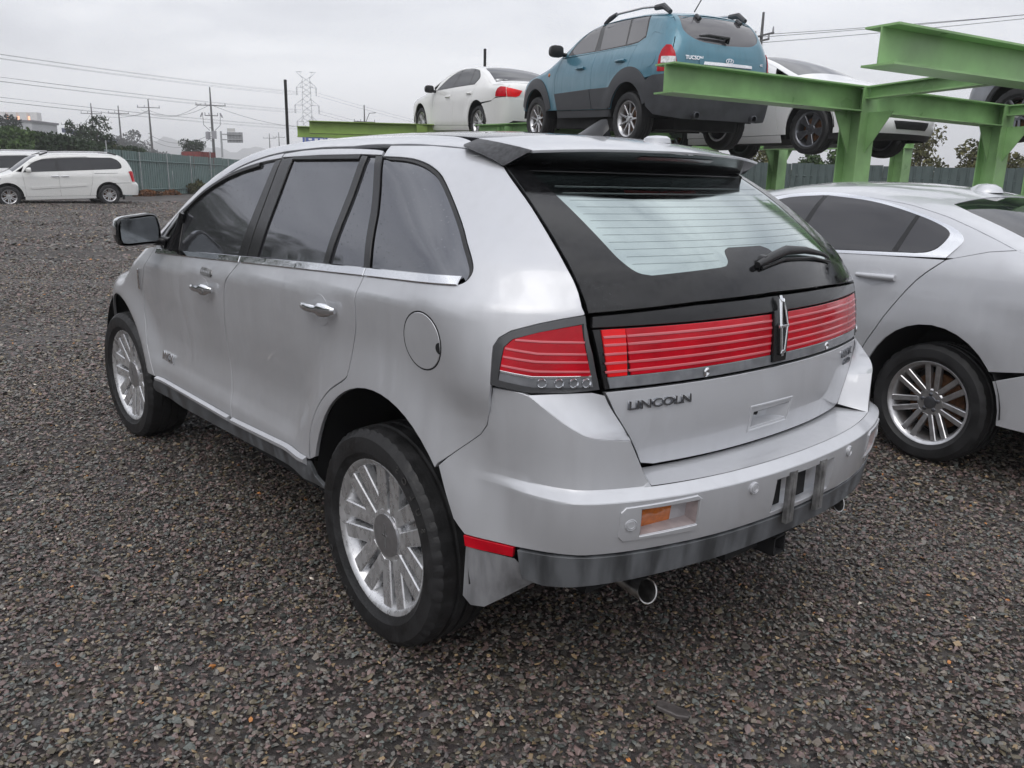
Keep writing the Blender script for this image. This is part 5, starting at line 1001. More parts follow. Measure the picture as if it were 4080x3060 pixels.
    lampwrap(root,B,[(.35,.80),(.15,.92),(.35,.93),(.75,.82),(.75,.72)],lampc,'headlamp',.006,fw=True)
    for sg in (1,-1):
        pts=[(x,.66*sg,float(B.zt(x))-.03+h) for x,h in ((1.95,.0),(1.7,.05),(1.2,.055),(.3,.055),(-.15,.05),(-.42,.0))]; MB().tube(pts,[.018,.022,.018,.018,.022,.018],8).build('roof_bar',alloy,root); MB().tube([pts[0],pts[1]],.026,6).build('bar_foot',blackp,root); MB().tube([pts[4],pts[5]],.026,6).build('bar_foot',blackp,root)
        MB().box((-.47,sg*.84,.33),(.03,.22,.30)).build('mud_flap',blackp,root)
    mirror_pod(root,B,2.36,1.13,.26,.17,m); wheels4(root,B,KW,.845,R(10))
v1=thing('white_van','white van with dented sliding door parked in front of the left fence','van',(29.73,-5.66,.412),R(89.04),R(-1.5)); van(v1,white)
v2=thing('silver_white_van','white van half hidden behind the nearer van at the left edge','van',(33.4,-4.5,.46),R(89),R(-1.0)); van(v2,white2)
# ------------------------------------------------------------------ the silver SUV in front (its own axes are the scene's: x forward, rear axle at x=0)
car=thing('silver_suv','silver SUV with full-width red tail lamp strip parked nearest the camera','car')
SIDE=Lside
archR=arcpts(-.025,.366,.452,.515,14,166,26); archF=arcpts(2.824,.366,.452,.482,13,167,24)
seamF=[(2.267,.470),(2.35,.63),(2.40,.80),(2.395,.90),(2.36,.965),(2.28,1.063),(2.225,1.135),(2.205,1.165)]
roofS=[(2.03,1.328),(1.885,1.387),(1.719,1.459),(1.557,1.518),(1.441,1.556),(1.317,1.584),(1.163,1.609),(1.03,1.622),(.88,1.630),(.718,1.634),(.509,1.633),(.33,1.627),(.275,1.622)]
seamB=curve([(1.072,1.190),(1.143,1.121),(1.191,1.069),(1.231,.956),(1.256,.868),(1.270,.757),(1.256,.618),(1.24,.514),(1.233,.478)],4)
seamR=curve([(.075,1.231),(.087,1.162),(.092,1.078),(.118,.994),(.138,.915)],4)[:-1]+curve([(.138,.915),(.158,.883),(.265,.823),(.345,.756),(.395,.691),(.424,.618),(.437,.521)],4)
wintop=[(1.035,1.598),(1.218,1.581),(1.383,1.556),(1.513,1.530),(1.639,1.494),(1.759,1.451),(1.871,1.398),(1.97,1.338),(2.07,1.262),(2.135,1.185)]
bb=lambda x: 1.134+(2.17-x)*.0462 if x>.07 else 1.231+(.07-x)*.0424
bt=lambda x: bb(x)+.0215
fd=seamF+curve(roofS[:8],3)+curve(wintop,3)+[(2.12,bb(2.12)),(1.6,bb(1.6))]+seamB+[(1.75,.472)]
panel('front_door',fd,SIDE,-1,silver,car,.03,mirror=True)
rd=[(1.024,1.620)]+curve(roofS[8:],3)+[(.262,1.603),(.40,1.607),(.7,1.607),(1.024,1.601)]
panel('rear_door_frame',rd,SIDE,-1,silver,car,.03,mirror=True)
rdl=seamB[::-1]+[(.6,bb(.6))]+seamR+[(.84,.499)]
panel('rear_door',rdl,SIDE,-1,silver,car,.03,mirror=True)
fen=seamF[::-1]+archF[::-1][:]+[(3.42,.55),(3.50,.75),(3.52,.90),(3.42,.985),(3.1,1.055),(2.8,1.095),(2.5,1.128),(2.3,1.152)]
fen=seamF[::-1]+archF[::-1]+[(3.36,.52),(3.48,.72),(3.50,.88),(3.38,.99),(3.1,1.055),(2.8,1.095),(2.5,1.128),(2.3,1.155)]
panel('front_fender',fen,SIDE,-1,silver,car,.03,mirror=True)
lampL=[(-.552,1.004),(-.552,1.044),(-.548,1.105),(-.557,1.128),(-.579,1.147),(-.628,1.168),(-.665,1.181),(-.7005,1.192)]
gate_e=[(-.702,1.198),(-.668,1.249),(-.631,1.296),(-.572,1.349),(-.486,1.416),(-.385,1.486),(-.24,1.572)]
bseam=[(-.365,.736),(-.395,.761),(-.434,.795),(-.502,.851),(-.524,.881),(-.543,.937),(-.553,.999)]
qg=curve([(.252,1.599),(.125,1.594),(.04,1.581),(-.036,1.557),(-.108,1.519),(-.269,1.411),(-.34,1.357),(-.392,1.315),(-.414,1.288),(-.411,1.264),(-.385,1.2505)],3)
qa=[p for p in archR if p[0]>-.36 and p[1]>.515]
qu=seamR+qa+bseam+lampL+curve(gate_e,3)+[(-.16,1.608),(-.05,1.628),(.08,1.638),(.27,1.640)]+qg+[(-.1,bb(-.1))]
panel('quarter_panel',qu,SIDE,-1,silver,car,.026,mirror=True)
# roof and pillars (seen from above): side rails, centre panel, windscreen, bonnet
def edge_y(xs,z): return [(x,float(Lside(np.array([x]),np.array([zz]))[0,1])) for x,zz in zip(xs,z)]
rx=[-.16,-.05,.08,.27,.5,.72,1.03,1.163,1.317,1.441,1.557,1.719,1.885,2.03,2.19]; rz_=[1.608,1.628,1.638,1.642,1.638,1.639,1.627,1.614,1.589,1.561,1.523,1.464,1.392,1.333,1.215]
rail_o=edge_y(rx,rz_); gapl=[(-.02,.575),(.05,.555)]
rail_i=[(2.36,.80),(2.15,.72),(1.9,.665),(1.62,.615),(1.45,.578),(1.2,.556),(.6,.548),(.1,.548),(-.015,.566),(-.045,.600),(-.085,.640)]
panel('roof_rail',rail_o+rail_i,Ltop,1,silver,car,.03,gap=.0015,mirror=True)
def full(h): return h+[(x,-y) for x,y in h[::-1]]
panel('roof',full([(-.118,0.001),(-.112,.27),(-.07,.50),(-.035,.536),(.1,.540),(.6,.540),(1.2,.548),(1.42,.566)]),Ltop,1,glassd,car,.05,gap=.004)
panel('windscreen',full([(1.46,.53),(1.64,.59),(1.92,.645),(2.17,.70),(2.40,.755),(2.68,.70)]),Ltop,1,glassd,car,.06,gap=.004,off=-.004)
panel('bonnet',full([(2.72,.72),(2.6,.80),(3.1,.80),(3.4,.70),(3.55,.45)]),Ltop,1,silver,car,.06)
FR=lambda y,z: (lambda o_: o_)(np.stack([3.1+bis(Lf,np.stack([0*y+3.1,y,z],-1),np.broadcast_to(np.array([1.,0,0]),y.shape+(3,)),0,.9),y,z],-1))
panel('front_bumper',[(-.80,.45),(.80,.45),(.82,.62),(.70,.86),(-.70,.86),(-.82,.62)],FR,1,silver,car,.08)
# glass, pillars and bright trim of the side windows
def G(name,ol,m,off=-.006,**k): return panel(name,ol,SIDE,-1,m,car,.035,gap=.0,off=off,mirror=True,**k)
G('front_window',curve([(1.131,1.208),(1.10,1.42),(1.083,1.590)],2)+curve(wintop[1:8],3)+[(1.93,1.25),(1.90,1.172),(1.6,bt(1.6))],glassf,-.010)
G('mirror_sail',curve(wintop[6:],3)+[(2.12,1.158),(1.86,1.166),(1.895,1.25),(1.935,1.335)],trimb,-.004)
G('pillar_trim',[(1.127,1.208),(1.079,1.590),(1.034,1.596),(1.040,1.214)],trimb,-.003)
G('pillar_trim',[(1.030,1.214),(1.024,1.597),(.93,1.604),(.935,1.220)],trimb,-.003)
G('rear_window',[(.930,1.220),(.922,1.603),(.392,1.604),(.372,1.246),(.65,bt(.65))],glassf,-.010)
G('window_bar',[(.372,1.246),(.388,1.604),(.350,1.602),(.334,1.248)],trimb,.0)
G('fixed_window',[(.336,1.248),(.349,1.601),(.30,1.600),(.15,1.40),(.085,1.257)],glassf,-.008)
G('pillar_trim',[(.30,1.603),(.262,1.603),(.146,1.420),(.066,1.258),(.10,1.256),(.185,1.42)],trimb,-.002)
G('quarter_window',[(.054,1.257)]+[(.135,1.415),(.249,1.594)]+[(x-.004,z-.006) for x,z in qg[3:-3]]+[(-.395,1.274)],glassf,-.008)
G('window_seal',qg[:-2]+[(x+.005*(1 if x<.1 else 0),z-.006) for x,z in qg[1:-3][::-1]],blackp,-.003)
def strip(name,x0,x1,m,ztop=bt,zbot=bb,off=.006):
    xs=np.linspace(x0,x1,24); ol=[(x,ztop(x)) for x in xs]+[(x,zbot(x)) for x in xs[::-1]]
    panel(name,ol,SIDE,-1,m,car,.03,gap=0,off=off,mirror=True,edge=.003)
strip('belt_moulding',2.165,1.082,chrome); strip('belt_moulding',1.072,.078,chrome); strip('belt_moulding',.068,-.392,chrome)
# black rubber line over the windows
for a in (wintop[1:],): panel('window_seal',curve(a,3)+[(x-.004,z-.013) for x,z in curve(a,3)[::-1]],SIDE,-1,blackp,car,.03,gap=0,off=.001,mirror=True)
panel('window_seal',[(.92,1.606),(.40,1.607),(.40,1.594),(.92,1.594)],SIDE,-1,blackp,car,.05,gap=0,off=.001,mirror=True)
# sill: cladding with a raised silver moulding on each door
panel('sill_cladding',[(2.262,.464),(1.233,.472),(.441,.515),(.405,.47),(.31,.432),(.8,.418),(1.184,.398),(1.6,.378),(1.95,.362),(2.375,.375)],SIDE,-1,clad,car,.04,mirror=True,off=.004)
def mould(x0,z0,x1,z1):
    P=[];n=14
    for i in range(n+1):
        t=i/n; x=x0+(x1-x0)*t; z=z0+(z1-z0)*t; P.append(Lside(np.array([x]*4),np.array([z+.012,z+.004,z-.010,z-.022]))+np.array([[0,.003,0],[0,.020,0],[0,.019,0],[0,.004,0]]))
    for sg in (1,-1):
        V=[(p[0],p[1]*sg,p[2]) for r_ in P for p in r_]; Fc=[]
        for i in range(n):
            for j in range(3): q=(i*4+j,i*4+j+1,(i+1)*4+j+1,(i+1)*4+j); Fc.append(q if sg<0 else q[::-1])
        Fc+= [(0,1,2,3),tuple(n*4+k for k in (3,2,1,0))]
        meshobj('sill_moulding',V,Fc,silver,car,True,25)
mould(2.235,.468,1.255,.480); mould(1.215,.481,.452,.518)
# inner shell that closes the gaps between the sheets
panel('inner_shell',[(2.24,1.16),(2.03,1.31),(1.55,1.5),(1.2,1.58),(.3,1.6),(-.1,1.56),(-.5,1.35),(-.62,1.2),(-.5,.95),(-.40,.78)]+[p for p in archR[::-1] if p[0]<=.3 and p[0]>-.38]+[(.40,.70),(.46,.46),(1.2,.44),(2.25,.44)]+[p for p in archF[::-1] if p[0]<3.26][::-1][::-1]+[(3.4,.6),(3.4,.95),(2.8,1.06)],SIDE,-1,liner,car,.08,gap=.01,off=-.028,mirror=True,depth=.004)
well(car,arcpts(-.025,.366,.470,.525,4,176,30),.925,.50,0,.366); well(car,arcpts(2.824,.366,.470,.495,4,176,30),.925,.45,2.824,.366)
MB().box((1.4,0,.46),(4.0,1.1,.34)).box((1.4,0,.36),(1.9,1.62,.12)).build('underbody',under,car)
# fuel flap: a round cut with its own disc, door handles in scooped recesses
cx,cz=-.283,1.083; RF=np.array([.088,.088])
ring=lambda k: [(cx+k*.090*math.cos(R(a)),cz+k*.082*math.sin(R(a))) for a in range(0,360,10)]
panel('fuel_flap_gap',ring(1.05),SIDE,-1,liner,car,.03,gap=0,off=.0006,holes=[ring(.99)],mirror=False,depth=.001,edge=.0003)
panel('fuel_flap',ring(.985),SIDE,-1,silver,car,.02,gap=0,off=.002,depth=.003)
panel('fuel_flap_notch',[(cx-.088+.018*math.cos(R(a)),cz-.008+.016*math.sin(R(a))) for a in range(-90,91,15)],SIDE,-1,liner,car,.02,gap=0,off=.0032,depth=.001,edge=.0005)
def handle(hx,hz,key=False,half=.115):
    cup=[(hx+.005+.058*math.cos(R(a)),hz+.002+.054*math.sin(R(a))) for a in range(0,360,15)]
    def scoop(X,nr,v):
        r=np.hypot((v[:,0]-hx-.005)/.058,(v[:,1]-hz-.002)/.054); d=.0012-.030*np.clip(1-r**2,0,1)**.8; return X+nr*d[:,None]
    panel('handle_recess',cup,SIDE,-1,silver,car,.010,gap=0,mirror=True,post=scoop,depth=.002,edge=.0005)
    n=22; V=[]; 
    for sg in (1,-1):
        V=[];Fc=[]
        for i in range(n+1):
            t=i/n; x=hx+half-2*half*t; z=hz+.012-.016*t*0+(-.010+.020*t)*0+.004*(t-.5); e=min(1,math.sin(math.pi*min(max(t,.02),.98))*2.2)**.5
            hw=(.013+.010*(t>.72))*e+.002; pr=.012+.030*math.sin(math.pi*t)**.6
            s0=Lside(np.array([x]),np.array([z]))[0]
            for k in range(10):
                a=2*math.pi*k/10; V.append((x,(s0[1]+pr+.011*math.cos(a)*e)*sg,z+hw*math.sin(a)))
        for i in range(n):
            for k in range(10): q=(i*10+k,i*10+(k+1)%10,(i+1)*10+(k+1)%10,(i+1)*10+k); Fc.append(q if sg>0 else q[::-1])
        Fc+=[tuple(range(10)),tuple(n*10+k for k in range(10))[::-1]]
        h=meshobj('door_handle',V,Fc,chrome,car,True,60)
        if key and sg>0:
            c=Lside(np.array([hx-.075]),np.array([hz+.010]))[0]; MB().lathe([(0,.001),(.003,.010),(.0,.013),(-.008,.0135)],16,c=(c[0],c[1]+.0395,c[2])).build('key_lock',steel,h)
handle(1.425,1.030,True); handle(.322,1.088)
def surf(x,z,off=0):
    p=Lside(np.array([x]),np.array([z]))[0]; return (p[0],p[1]+off,p[2])
# door key pad, fender badge, side lettering
kp=panel('key_pad',[(1.455,1.102),(1.335,1.100),(1.325,1.110),(1.330,1.128),(1.455,1.131),(1.463,1.118)],SIDE,-1,steel,car,.02,gap=0,off=.004,edge=.002)
for k in range(5): MB().lathe([(0,.001),(.0015,.004),(0,.006)],10,c=surf(1.440-.022*k,1.116,.005)).build('key_pad_button',silver,kp)
panel('fender_badge',[(2.372,1.034),(2.389,1.034),(2.428,.926),(2.411,.926)],SIDE,-1,chrome,car,.02,gap=0,off=.010,mirror=True,edge=.003)
letters('MKX',.060,.004,lambda u,v,w: (lambda p:(p[0],p[1]+.005+w,p[2]))(surf(2.175-u,.585+v)),chrome,car,sx_=1.3,bold=.0015)
# door mirrors: black shell, chrome cap, glass with a small wide-angle inset
for sg in (1,-1):
    rot=Matrix.Rotation(R(-6)*sg,3,'Z')
    def mp(u,v,w,sg=sg): # u outwards, v up, w forward
        return (2.000+w+.02*u, sg*(1.030+u), 1.264+v)
    ol=curve([(-.085,-.062),(-.02,-.072),(.070,-.078),(.098,-.060),(.104,-.01),(.098,.035),(.075,.058),(.0,.070),(-.055,.076),(-.085,.062),(-.097,.0)],4,True)
    n=len(ol); V=[];Fc=[]
    for j,(w,s_) in enumerate(((-.012,.93),(0,1.0),(.05,1.0),(.095,.93),(.125,.72),(.138,.3))): V+=[mp(u*s_,v*s_,w) for u,v in ol]
    for j in range(5):
        for i in range(n): q=(j*n+i,j*n+(i+1)%n,(j+1)*n+(i+1)%n,(j+1)*n+i); Fc.append(q if sg>0 else q[::-1])
    Fc.append(tuple(5*n+i for i in range(n)))
    mirr=meshobj('door_mirror',V,Fc,trimb,car,True,40)
    cap=[(u,v) for u,v in ol]; V=[];Fc=[]
    idx=[i for i in range(n) if ol[i][1]>.028 or (ol[i][0]>.085 and ol[i][1]>-.035)]
    run=sorted(idx,key=lambda i: math.atan2(ol[i][1]+.03,ol[i][0]+.0)); 
    for w,s_ in ((.006,1.02),(.05,1.025),(.095,.955),(.125,.745)): V+=[mp(ol[i][0]*s_,ol[i][1]*s_,w) for i in run]
    k=len(run)
    for j in range(3):
        for i in range(k-1): q=(j*k+i,j*k+i+1,(j+1)*k+i+1,(j+1)*k+i); Fc.append(q if sg>0 else q[::-1])
    meshobj('mirror_cap',V,Fc,chrome,mirr,True,40)
    MB().prism(inset2(np.array(ol),.014),lambda u,v,w: mp(u,v,-.0125-w),-.004,.0015,.001).build('mirror_glass',mat('mirror_glass',(.20,.215,.225),.08,1,noise=.15,nscale=30),mirr)
    MB().prism([(.085,.050),(.085,.0),(.042,-.004),(.040,.012),(.044,.054)],lambda u,v,w: mp(u,v,-.014-w),-.001,.0012,.0006).build('wide_angle_glass',mat('mirror_glass',(.4,.4,.4)),mirr)
    MB().tube([mp(-.07,-.052,.02),mp(-.11,-.058,.01),(1.99,sg*.905,1.195)],[.026,.024,.034],10).tube([(1.985,sg*.90,1.165),(1.95,sg*.862,1.26),(1.915,sg*.848,1.345)],[.028,.022,.016],10).build('mirror_arm',trimb,mirr,angle=60)
# ---- rear: liftgate glass, tail lamps, bumper
def RE(name,ol,m,step=.035,gap=.002,off=0,holes=(),**k): return panel(name,ol,lambda y,z: Lrear(np.asarray(y,float),np.asarray(z,float)),-1,m,car,step,gap,off=off,holes=holes,**k)
zs=[1.200,1.249,1.296,1.349,1.416,1.486,1.575]; ye=[float(Lyr(z)) for z in zs]
gb=lambda y: 1.2165-.0195*(abs(y)/.70)**2
ol=[(y-.004,z) for y,z in zip(ye,zs)]; ol[0]=(.700,gb(.70))
full_y=lambda h: h+[(-y,z) for y,z in h[::-1]]
pane=curve([(.543,1.560),(.548,1.487),(.537,1.36),(.525,1.318),(.50,1.294),(.461,1.286)],4)+[(.19,1.297)]+curve([(.16,1.300),(.138,1.312),(.118,1.338),(.085,1.348)],3)+[(-.085,1.348)]
pane2=pane+[(-y,z) for y,z in pane[:18]][::-1]
pane2=pane+curve([(-.118,1.338),(-.138,1.312),(-.16,1.300)],3)+[(-.19,1.297)]+curve([(-.461,1.286),(-.50,1.294),(-.525,1.318),(-.537,1.36),(-.548,1.487),(-.543,1.560)],4)
glass=RE('rear_window',ol+[(0.3,1.585),(-.3,1.585)]+[(-y,z) for y,z in ol[::-1]]+[(-.35,gb(.35)),(0,gb(0)),(.35,gb(.35))],frit,.04,holes=[pane2])
RE('window_film',pane2,glassm,.04,gap=-.001,off=-.0012,depth=.003)
wire_m=mat('heater_wire',(.50,.56,.55),.12,1)
for k in range(12):
    z=1.315+.0185*k
    if z<1.35: RE('heater_wire',[(.50,z),(.17,z),(.17,z+.0004),(.50,z+.0004)],wire_m,.06,gap=0,off=.0004,depth=.0005,edge=.0002)
    else: RE('heater_wire',[(.52,z),(-.52,z),(-.52,z+.0004),(.52,z+.0004)],wire_m,.06,gap=0,off=.0004,depth=.0005,edge=.0002)
# spoiler: silver top, dark ends and underside, high brake lamp
SPT=lambda x,y: np.stack([np.asarray(x,float),np.asarray(y,float)+0*np.asarray(x,float),LT(np.asarray(x,float),np.asarray(y,float))],-1)
lip=lambda y: -.44+.11*(y/.575)**2
ys=np.linspace(-.575,.575,31)
spt=full([(-.124,0.001),(-.118,.27),(-.078,.50),(-.045,.558),(-.12,.566),(-.20,.572),(lip(.575),.577),(lip(.45),.45),(lip(.3),.3),(lip(.15),.15)])
panel('spoiler',spt,SPT,1,silver,car,.035,gap=.002,off=.002,depth=.008)
A=[]; B_=[]
for y in ys:
    p=SPT(np.array([lip(y)]),np.array([y]))[0]; A.append((p[0]+.004,y*.998,p[2]-.006)); q=Lrear(np.array([y*1.055]),np.array([1.577]))[0]; B_.append((q[0],q[1],q[2]))
M_=[(a[0]*.55+b[0]*.45-.0,a[1]*.5+b[1]*.5,a[2]*.42+b[2]*.58) for a,b in zip(A,B_)]
ruled('spoiler_underside',A,M_,trimb,car,2); ruled('spoiler_underside',M_,[(b[0]+.02,b[1],b[2]-.012) for b in B_],trimb,car,2)
for sg in (1,-1):
    xs_=[-.045,-.10,-.155,-.21,-.27,-.325]; tp=[SPT(np.array([x]),np.array([.560+.016*min(1,(-.045-x)/.28)]))[0] for x in xs_]
    bt_=[(-.03,.604,1.640),(-.075,.640,1.631),(-.12,.637,1.618),(-.165,.631,1.604),(-.205,.624,1.590),(-.243,.617,1.573)]
    tp=[(t[0],t[1],t[2]+.001) for t in tp]; bt_=[tuple(np.array(b)*.0+np.array(b)) for b in bt_]
    ruled('spoiler_end',[(x,y*sg,z) for x,y,z in tp],[(x,y*sg,z) for x,y,z in bt_],mat('dark_grey_plastic',(.040,.041,.045),.45,noise=.5,nscale=60),car,2,flip=sg>0)
bl=[(A[i][0]*.62+M_[i][0]*.38-.002,A[i][1],A[i][2]*.62+M_[i][2]*.38-.0015) for i in range(10,21)]
ruled('high_brake_lamp',bl,[(A[i][0]*.3+M_[i][0]*.7-.002,A[i][1],A[i][2]*.3+M_[i][2]*.7-.0015) for i in range(10,21)],mat('dark_red_lens',(.10,.004,.006),.15,coat=1),car)
# black band, lamp strip, clear strip
def yedge(z): return float(Lyr(z))-.006
band=[(.690,gb(.69)-.007),(.35,gb(.35)-.007),(0,gb(0)-.007)]
RE('black_band',full_y(band[:3])+[(-yedge(1.162),1.160),(0,1.160),(yedge(1.162),1.160)],trimb,.05)
RE('lamp_strip_housing',[(yedge(1.155),1.158),(-yedge(1.155),1.158),(-yedge(.995),.996),(yedge(.995),.996)],trimb,.05,off=-.004)
def lampstrip(y0,y1,m,off):
    o_=RE('tail_lamp_strip',[(y0,1.154),(y1,1.154),(y1-.004 if y1<0 else y1,1.031),(y0-.012 if y0>.3 else y0,1.031)],m,.05,gap=0,off=off)
    for z in (1.138,1.117,1.093,1.069,1.046):
        RE('lens_rib',[(y0-.002,z),(y1,z),(y1,z-.005),(y0-.004,z-.005)],lampp,.05,gap=0,off=off+.0018,depth=.002,edge=.0012)
lampstrip(.603,.040,lampr,.001); lampstrip(.672,.605,lampr2,.0015); lampstrip(-.040,-.665,lampr,.001)
RE('clear_strip',[(.662,1.028),(-.655,1.028),(-.648,1.000),(.655,1.000)],lampc,.05,gap=0,off=.001)
for y in (.33,-.33): MB().lathe([(0,.001),(-.003,.009),(0,.014)],16,axis='x',c=tuple(Lrear(np.array([y]),np.array([1.013]))[0]+np.array([-.002,0,0]))).build('plate_light',chrome,car)
c0=Lrear(np.array([0.]),np.array([1.09]))[0]
RE('emblem_plinth',[(.036,1.162),(-.036,1.162),(-.038,1.09),(-.034,1.008),(.034,1.008),(.038,1.09)],trimb,.03,gap=0,off=.010,depth=.02)
em=MB()
def ep(u,v,w): p=Lrear(np.array([u]),np.array([1.118+v]))[0]; return (p[0]-.012-w,p[1],p[2])
outl=[(.013,.083),(-.013,.083),(-.0225,.0),(-.013,-.083),(.013,-.083),(.0225,.0)]; inn_=[(.006,.073),(-.006,.073),(-.015,.0),(-.006,-.073),(.006,-.073),(.015,0)]
for i in range(6):
    a,b=outl[i],outl[(i+1)%6]; c,d=inn_[(i+1)%6],inn_[i]; em.prism([a,b,c,d],ep,0,.009,.0018)
em.prism([(.003,.075),(-.003,.075),(-.003,-.075),(.003,-.075)],ep,0,.007,.001); em.prism([(.026,.004),(-.026,.004),(-.026,-.004),(.026,-.004)],ep,0,.008,.001)
em.prism([(.006,.092),(-.006,.092),(-.007,.08),(.007,.08)],ep,0,.008,.001); em.prism([(.006,-.08),(-.006,-.08),(-.006,-.092),(.006,-.092)],ep,0,.008,.001)
em.build('emblem',chrome,car,angle=20)
# tail lamps on the corners
def TL(name,ol,m,off,**k): return panel(name,ol,lambda a,b: np.stack([a,LS(a,b),b],-1),-1,m,car,.018,gap=0,off=off,mirror=True,**k)
lamp_o=lampL+[(-.712,1.15),(-.727,1.09),(-.743,.999),(-.700,.9915),(-.638,.990)]
TL('tail_lamp',lamp_o,trimb,-.003)
TL('lamp_frame',lamp_o,mat('lamp_frame_grey',(.06,.062,.066),.25,coat=.8),.0005,holes=[[(-.703,1.172),(-.632,1.148),(-.585,1.128),(-.570,1.106),(-.568,1.018),(-.640,1.003),(-.733,1.004),(-.722,1.08)]],depth=.004)
red=[(-.700,1.168),(-.632,1.146),(-.587,1.126),(-.573,1.105),(-.572,1.046),(-.638,1.034),(-.729,1.036),(-.718,1.09)]
TL('tail_lamp_lens',red,lampr,.001,depth=.004)
for z0,z1,x0 in ((1.128,1.132,-.592),(1.105,1.101,-.575),(1.083,1.080,-.574),(1.060,1.055,-.573)):
    z1=z1-.006; xe=-.7035-(1.17-z1)*.19
    TL('lens_rib',[(x0,z0),(-.64,z1),(xe,z1),(xe,z1-.004),(-.64,z1-.004),(x0,z0-.004)],lampp,.0028,depth=.002,edge=.001)
TL('clear_lens',[(-.572,1.040),(-.638,1.028),(-.730,1.030),(-.734,1.006),(-.640,1.005),(-.571,1.019)],lampc,.001,depth=.004)
TL('lens_divider',[(-.572,1.045),(-.638,1.0335),(-.7295,1.0355),(-.730,1.0305),(-.638,1.0285),(-.572,1.040)],chrome,.003,depth=.003,edge=.001)
for x,z,r_ in ((-.656,1.0165,.0110),(-.684,1.0165,.0110),(-.706,1.0165,.0110),(-.724,1.0165,.0110)):
    for sg in (1,-1):
        p=np.array([x,float(LS(x,z)),z]); e=1e-3; n_=np.array([-(LS(x+e,z)-LS(x-e,z))/(2*e),1,0]); n_/=np.linalg.norm(n_); t_=np.array([n_[1],-n_[0],0]); V=[];Fc=[]
        for j,(rr,h) in enumerate(((1.25,.001),(1.1,.004),(.8,-.001),(.35,-.003))):
            for k in range(16): a=2*math.pi*k/16; q=p+n_*(.002+h)+(t_*math.cos(a)+np.array([0,0,1])*math.sin(a))*r_*rr; V.append((q[0],q[1]*sg,q[2]))
        for j in range(3):
            for k in range(16): q=(j*16+k,j*16+(k+1)%16,(j+1)*16+(k+1)%16,(j+1)*16+k); Fc.append(q if sg>0 else q[::-1])
        Fc.append(tuple(48+k for k in range(16)))
        meshobj('lamp_reflector',V,Fc,chrome,car,True,20)
# lower liftgate with its handle pocket
hin=[(.108,.861),(-.088,.863),(-.076,.817),(.112,.816)]
ez=[.990,.929,.852,.807,.772]; 
lg=[(float(Lyr(z))-.004,z) for z in ez]+[(.50,.763),(.25,.761),(-.25,.761),(-.50,.763)]+[(-float(Lyr(z))+.004,z) for z in ez[::-1]]
RE('liftgate',lg,silver,.035,holes=[hin],depth=.02)
RE('handle_surround',[(.130,.883),(-.100,.880),(-.088,.801),(.126,.800)],silver,.02,gap=0,off=.0035,holes=[[(.124,.878),(-.095,.875),(-.083,.806),(.121,.805)]],edge=.0015,depth=.004)
hp=[Lrear(np.array([y]),np.array([z]))[0] for y,z in hin]; hb=[p+np.array([.035,.0,0]) for p in hp]; hb=[hb[0]+[0,-.02,-.012],hb[1]+[0,.06,-.010],hb[2]+[.0,.06,.006],hb[3]+[0,-.02,.006]]
meshobj('handle_pocket',[tuple(p) for p in hp+hb],[(0,1,5,4),(1,2,6,5),(2,3,7,6),(3,0,4,7),(4,5,6,7)],silver,car,False)
MB().lathe([(0,.0005),(-.006,.004),(-.004,.008),(.004,.009)],14,axis='x',c=(hb[0][0]-.006,.055,.846)).build('rear_camera',blackp,car)
def gatept(y,z,off=0): p=Lrear(np.array([y]),np.array([z]))[0]; return (p[0]-off,p[1],p[2])
letters('LINCOLN',.0330,.0035,lambda u,v,w: gatept(.607-u,.9365+v+.0*u,.003+w),badge,car,sx_=1.52,bold=.0005)
letters('MKX',.034,.003,lambda u,v,w: gatept(-.480-u,.950+v,.003+w),badge,car,sx_=1.6,bold=.001)
letters('AWD',.022,.003,lambda u,v,w: gatept(-.505-u,.922+v,.003+w),badge,car,sx_=1.5,bold=.001)
# wiper
wp=[gatept(y,z,o_) for y,z,o_ in ((.03,1.297,.015),(-.06,1.318,.030),(-.16,1.332,.034),(-.30,1.326,.028),(-.42,1.309,.020),(-.49,1.292,.010))]
MB().tube(wp,[.010,.015,.016,.012,.008,.004],8).build('rear_wiper',blackp,car,angle=50)
MB().tube([gatept(y,z,.008) for y,z in ((.01,1.286),(-.15,1.305),(-.35,1.298),(-.49,1.278))],[.005,.006,.006,.003],6).build('wiper_blade',blackp,car,angle=50)
MB().lathe([(0,.02),(-.022,.018),(-.028,.001)],18,axis='x',c=gatept(-.02,1.305)).build('wiper_pivot',trimb,car)
# bumper
BU=lambda s,z: bump(np.asarray(s,float),np.asarray(z,float))
crs=[(.553,1.000),(.600,.992),(.655,.985),(.715,.950),(.788,.911),(.871,.886),(.977,.876),(1.012,.804),(1.028,.770),(1.046,.745)]
half=[(.476,.553)]+[(-x,z) for x,z in archR[::-1] if x<-.36 and z>.55][:]+[(s,z) for s,z in [(.364,.736),(.395,.761),(.434,.795),(.505,.851),(.529,.881),(.541,.937),(.548,.995)]]
half=[(.476,.5535)]+[(-x,z) for x,z in archR[::-1] if .40<-x and z>.56]+[(.366,.732),(.395,.761),(.434,.795),(.505,.851),(.529,.881),(.541,.937),(.548,.993)]+curve(crs[1:7],3)+crs[7:]
bot=[(.631,.5535),(.80,.566),(1.1,.571),(1.45,.572)]
mir=lambda l: [(2*SC-s,z) for s,z in l[::-1]]
plate=[(1.50,.695),(1.828,.695),(1.828,.590),(1.50,.590)]
ol=half+[(1.3,.746),(SC,.746),(2*SC-1.3,.746)]+mir(half)+mir(bot)+[(1.828,.572),(1.50,.572)]+[p for p in bot[::-1]]
foghole=lambda c,sg=1: [(c,.694),(c+.178*sg,.696),(c+.180*sg,.626),(c+.002*sg,.619)]
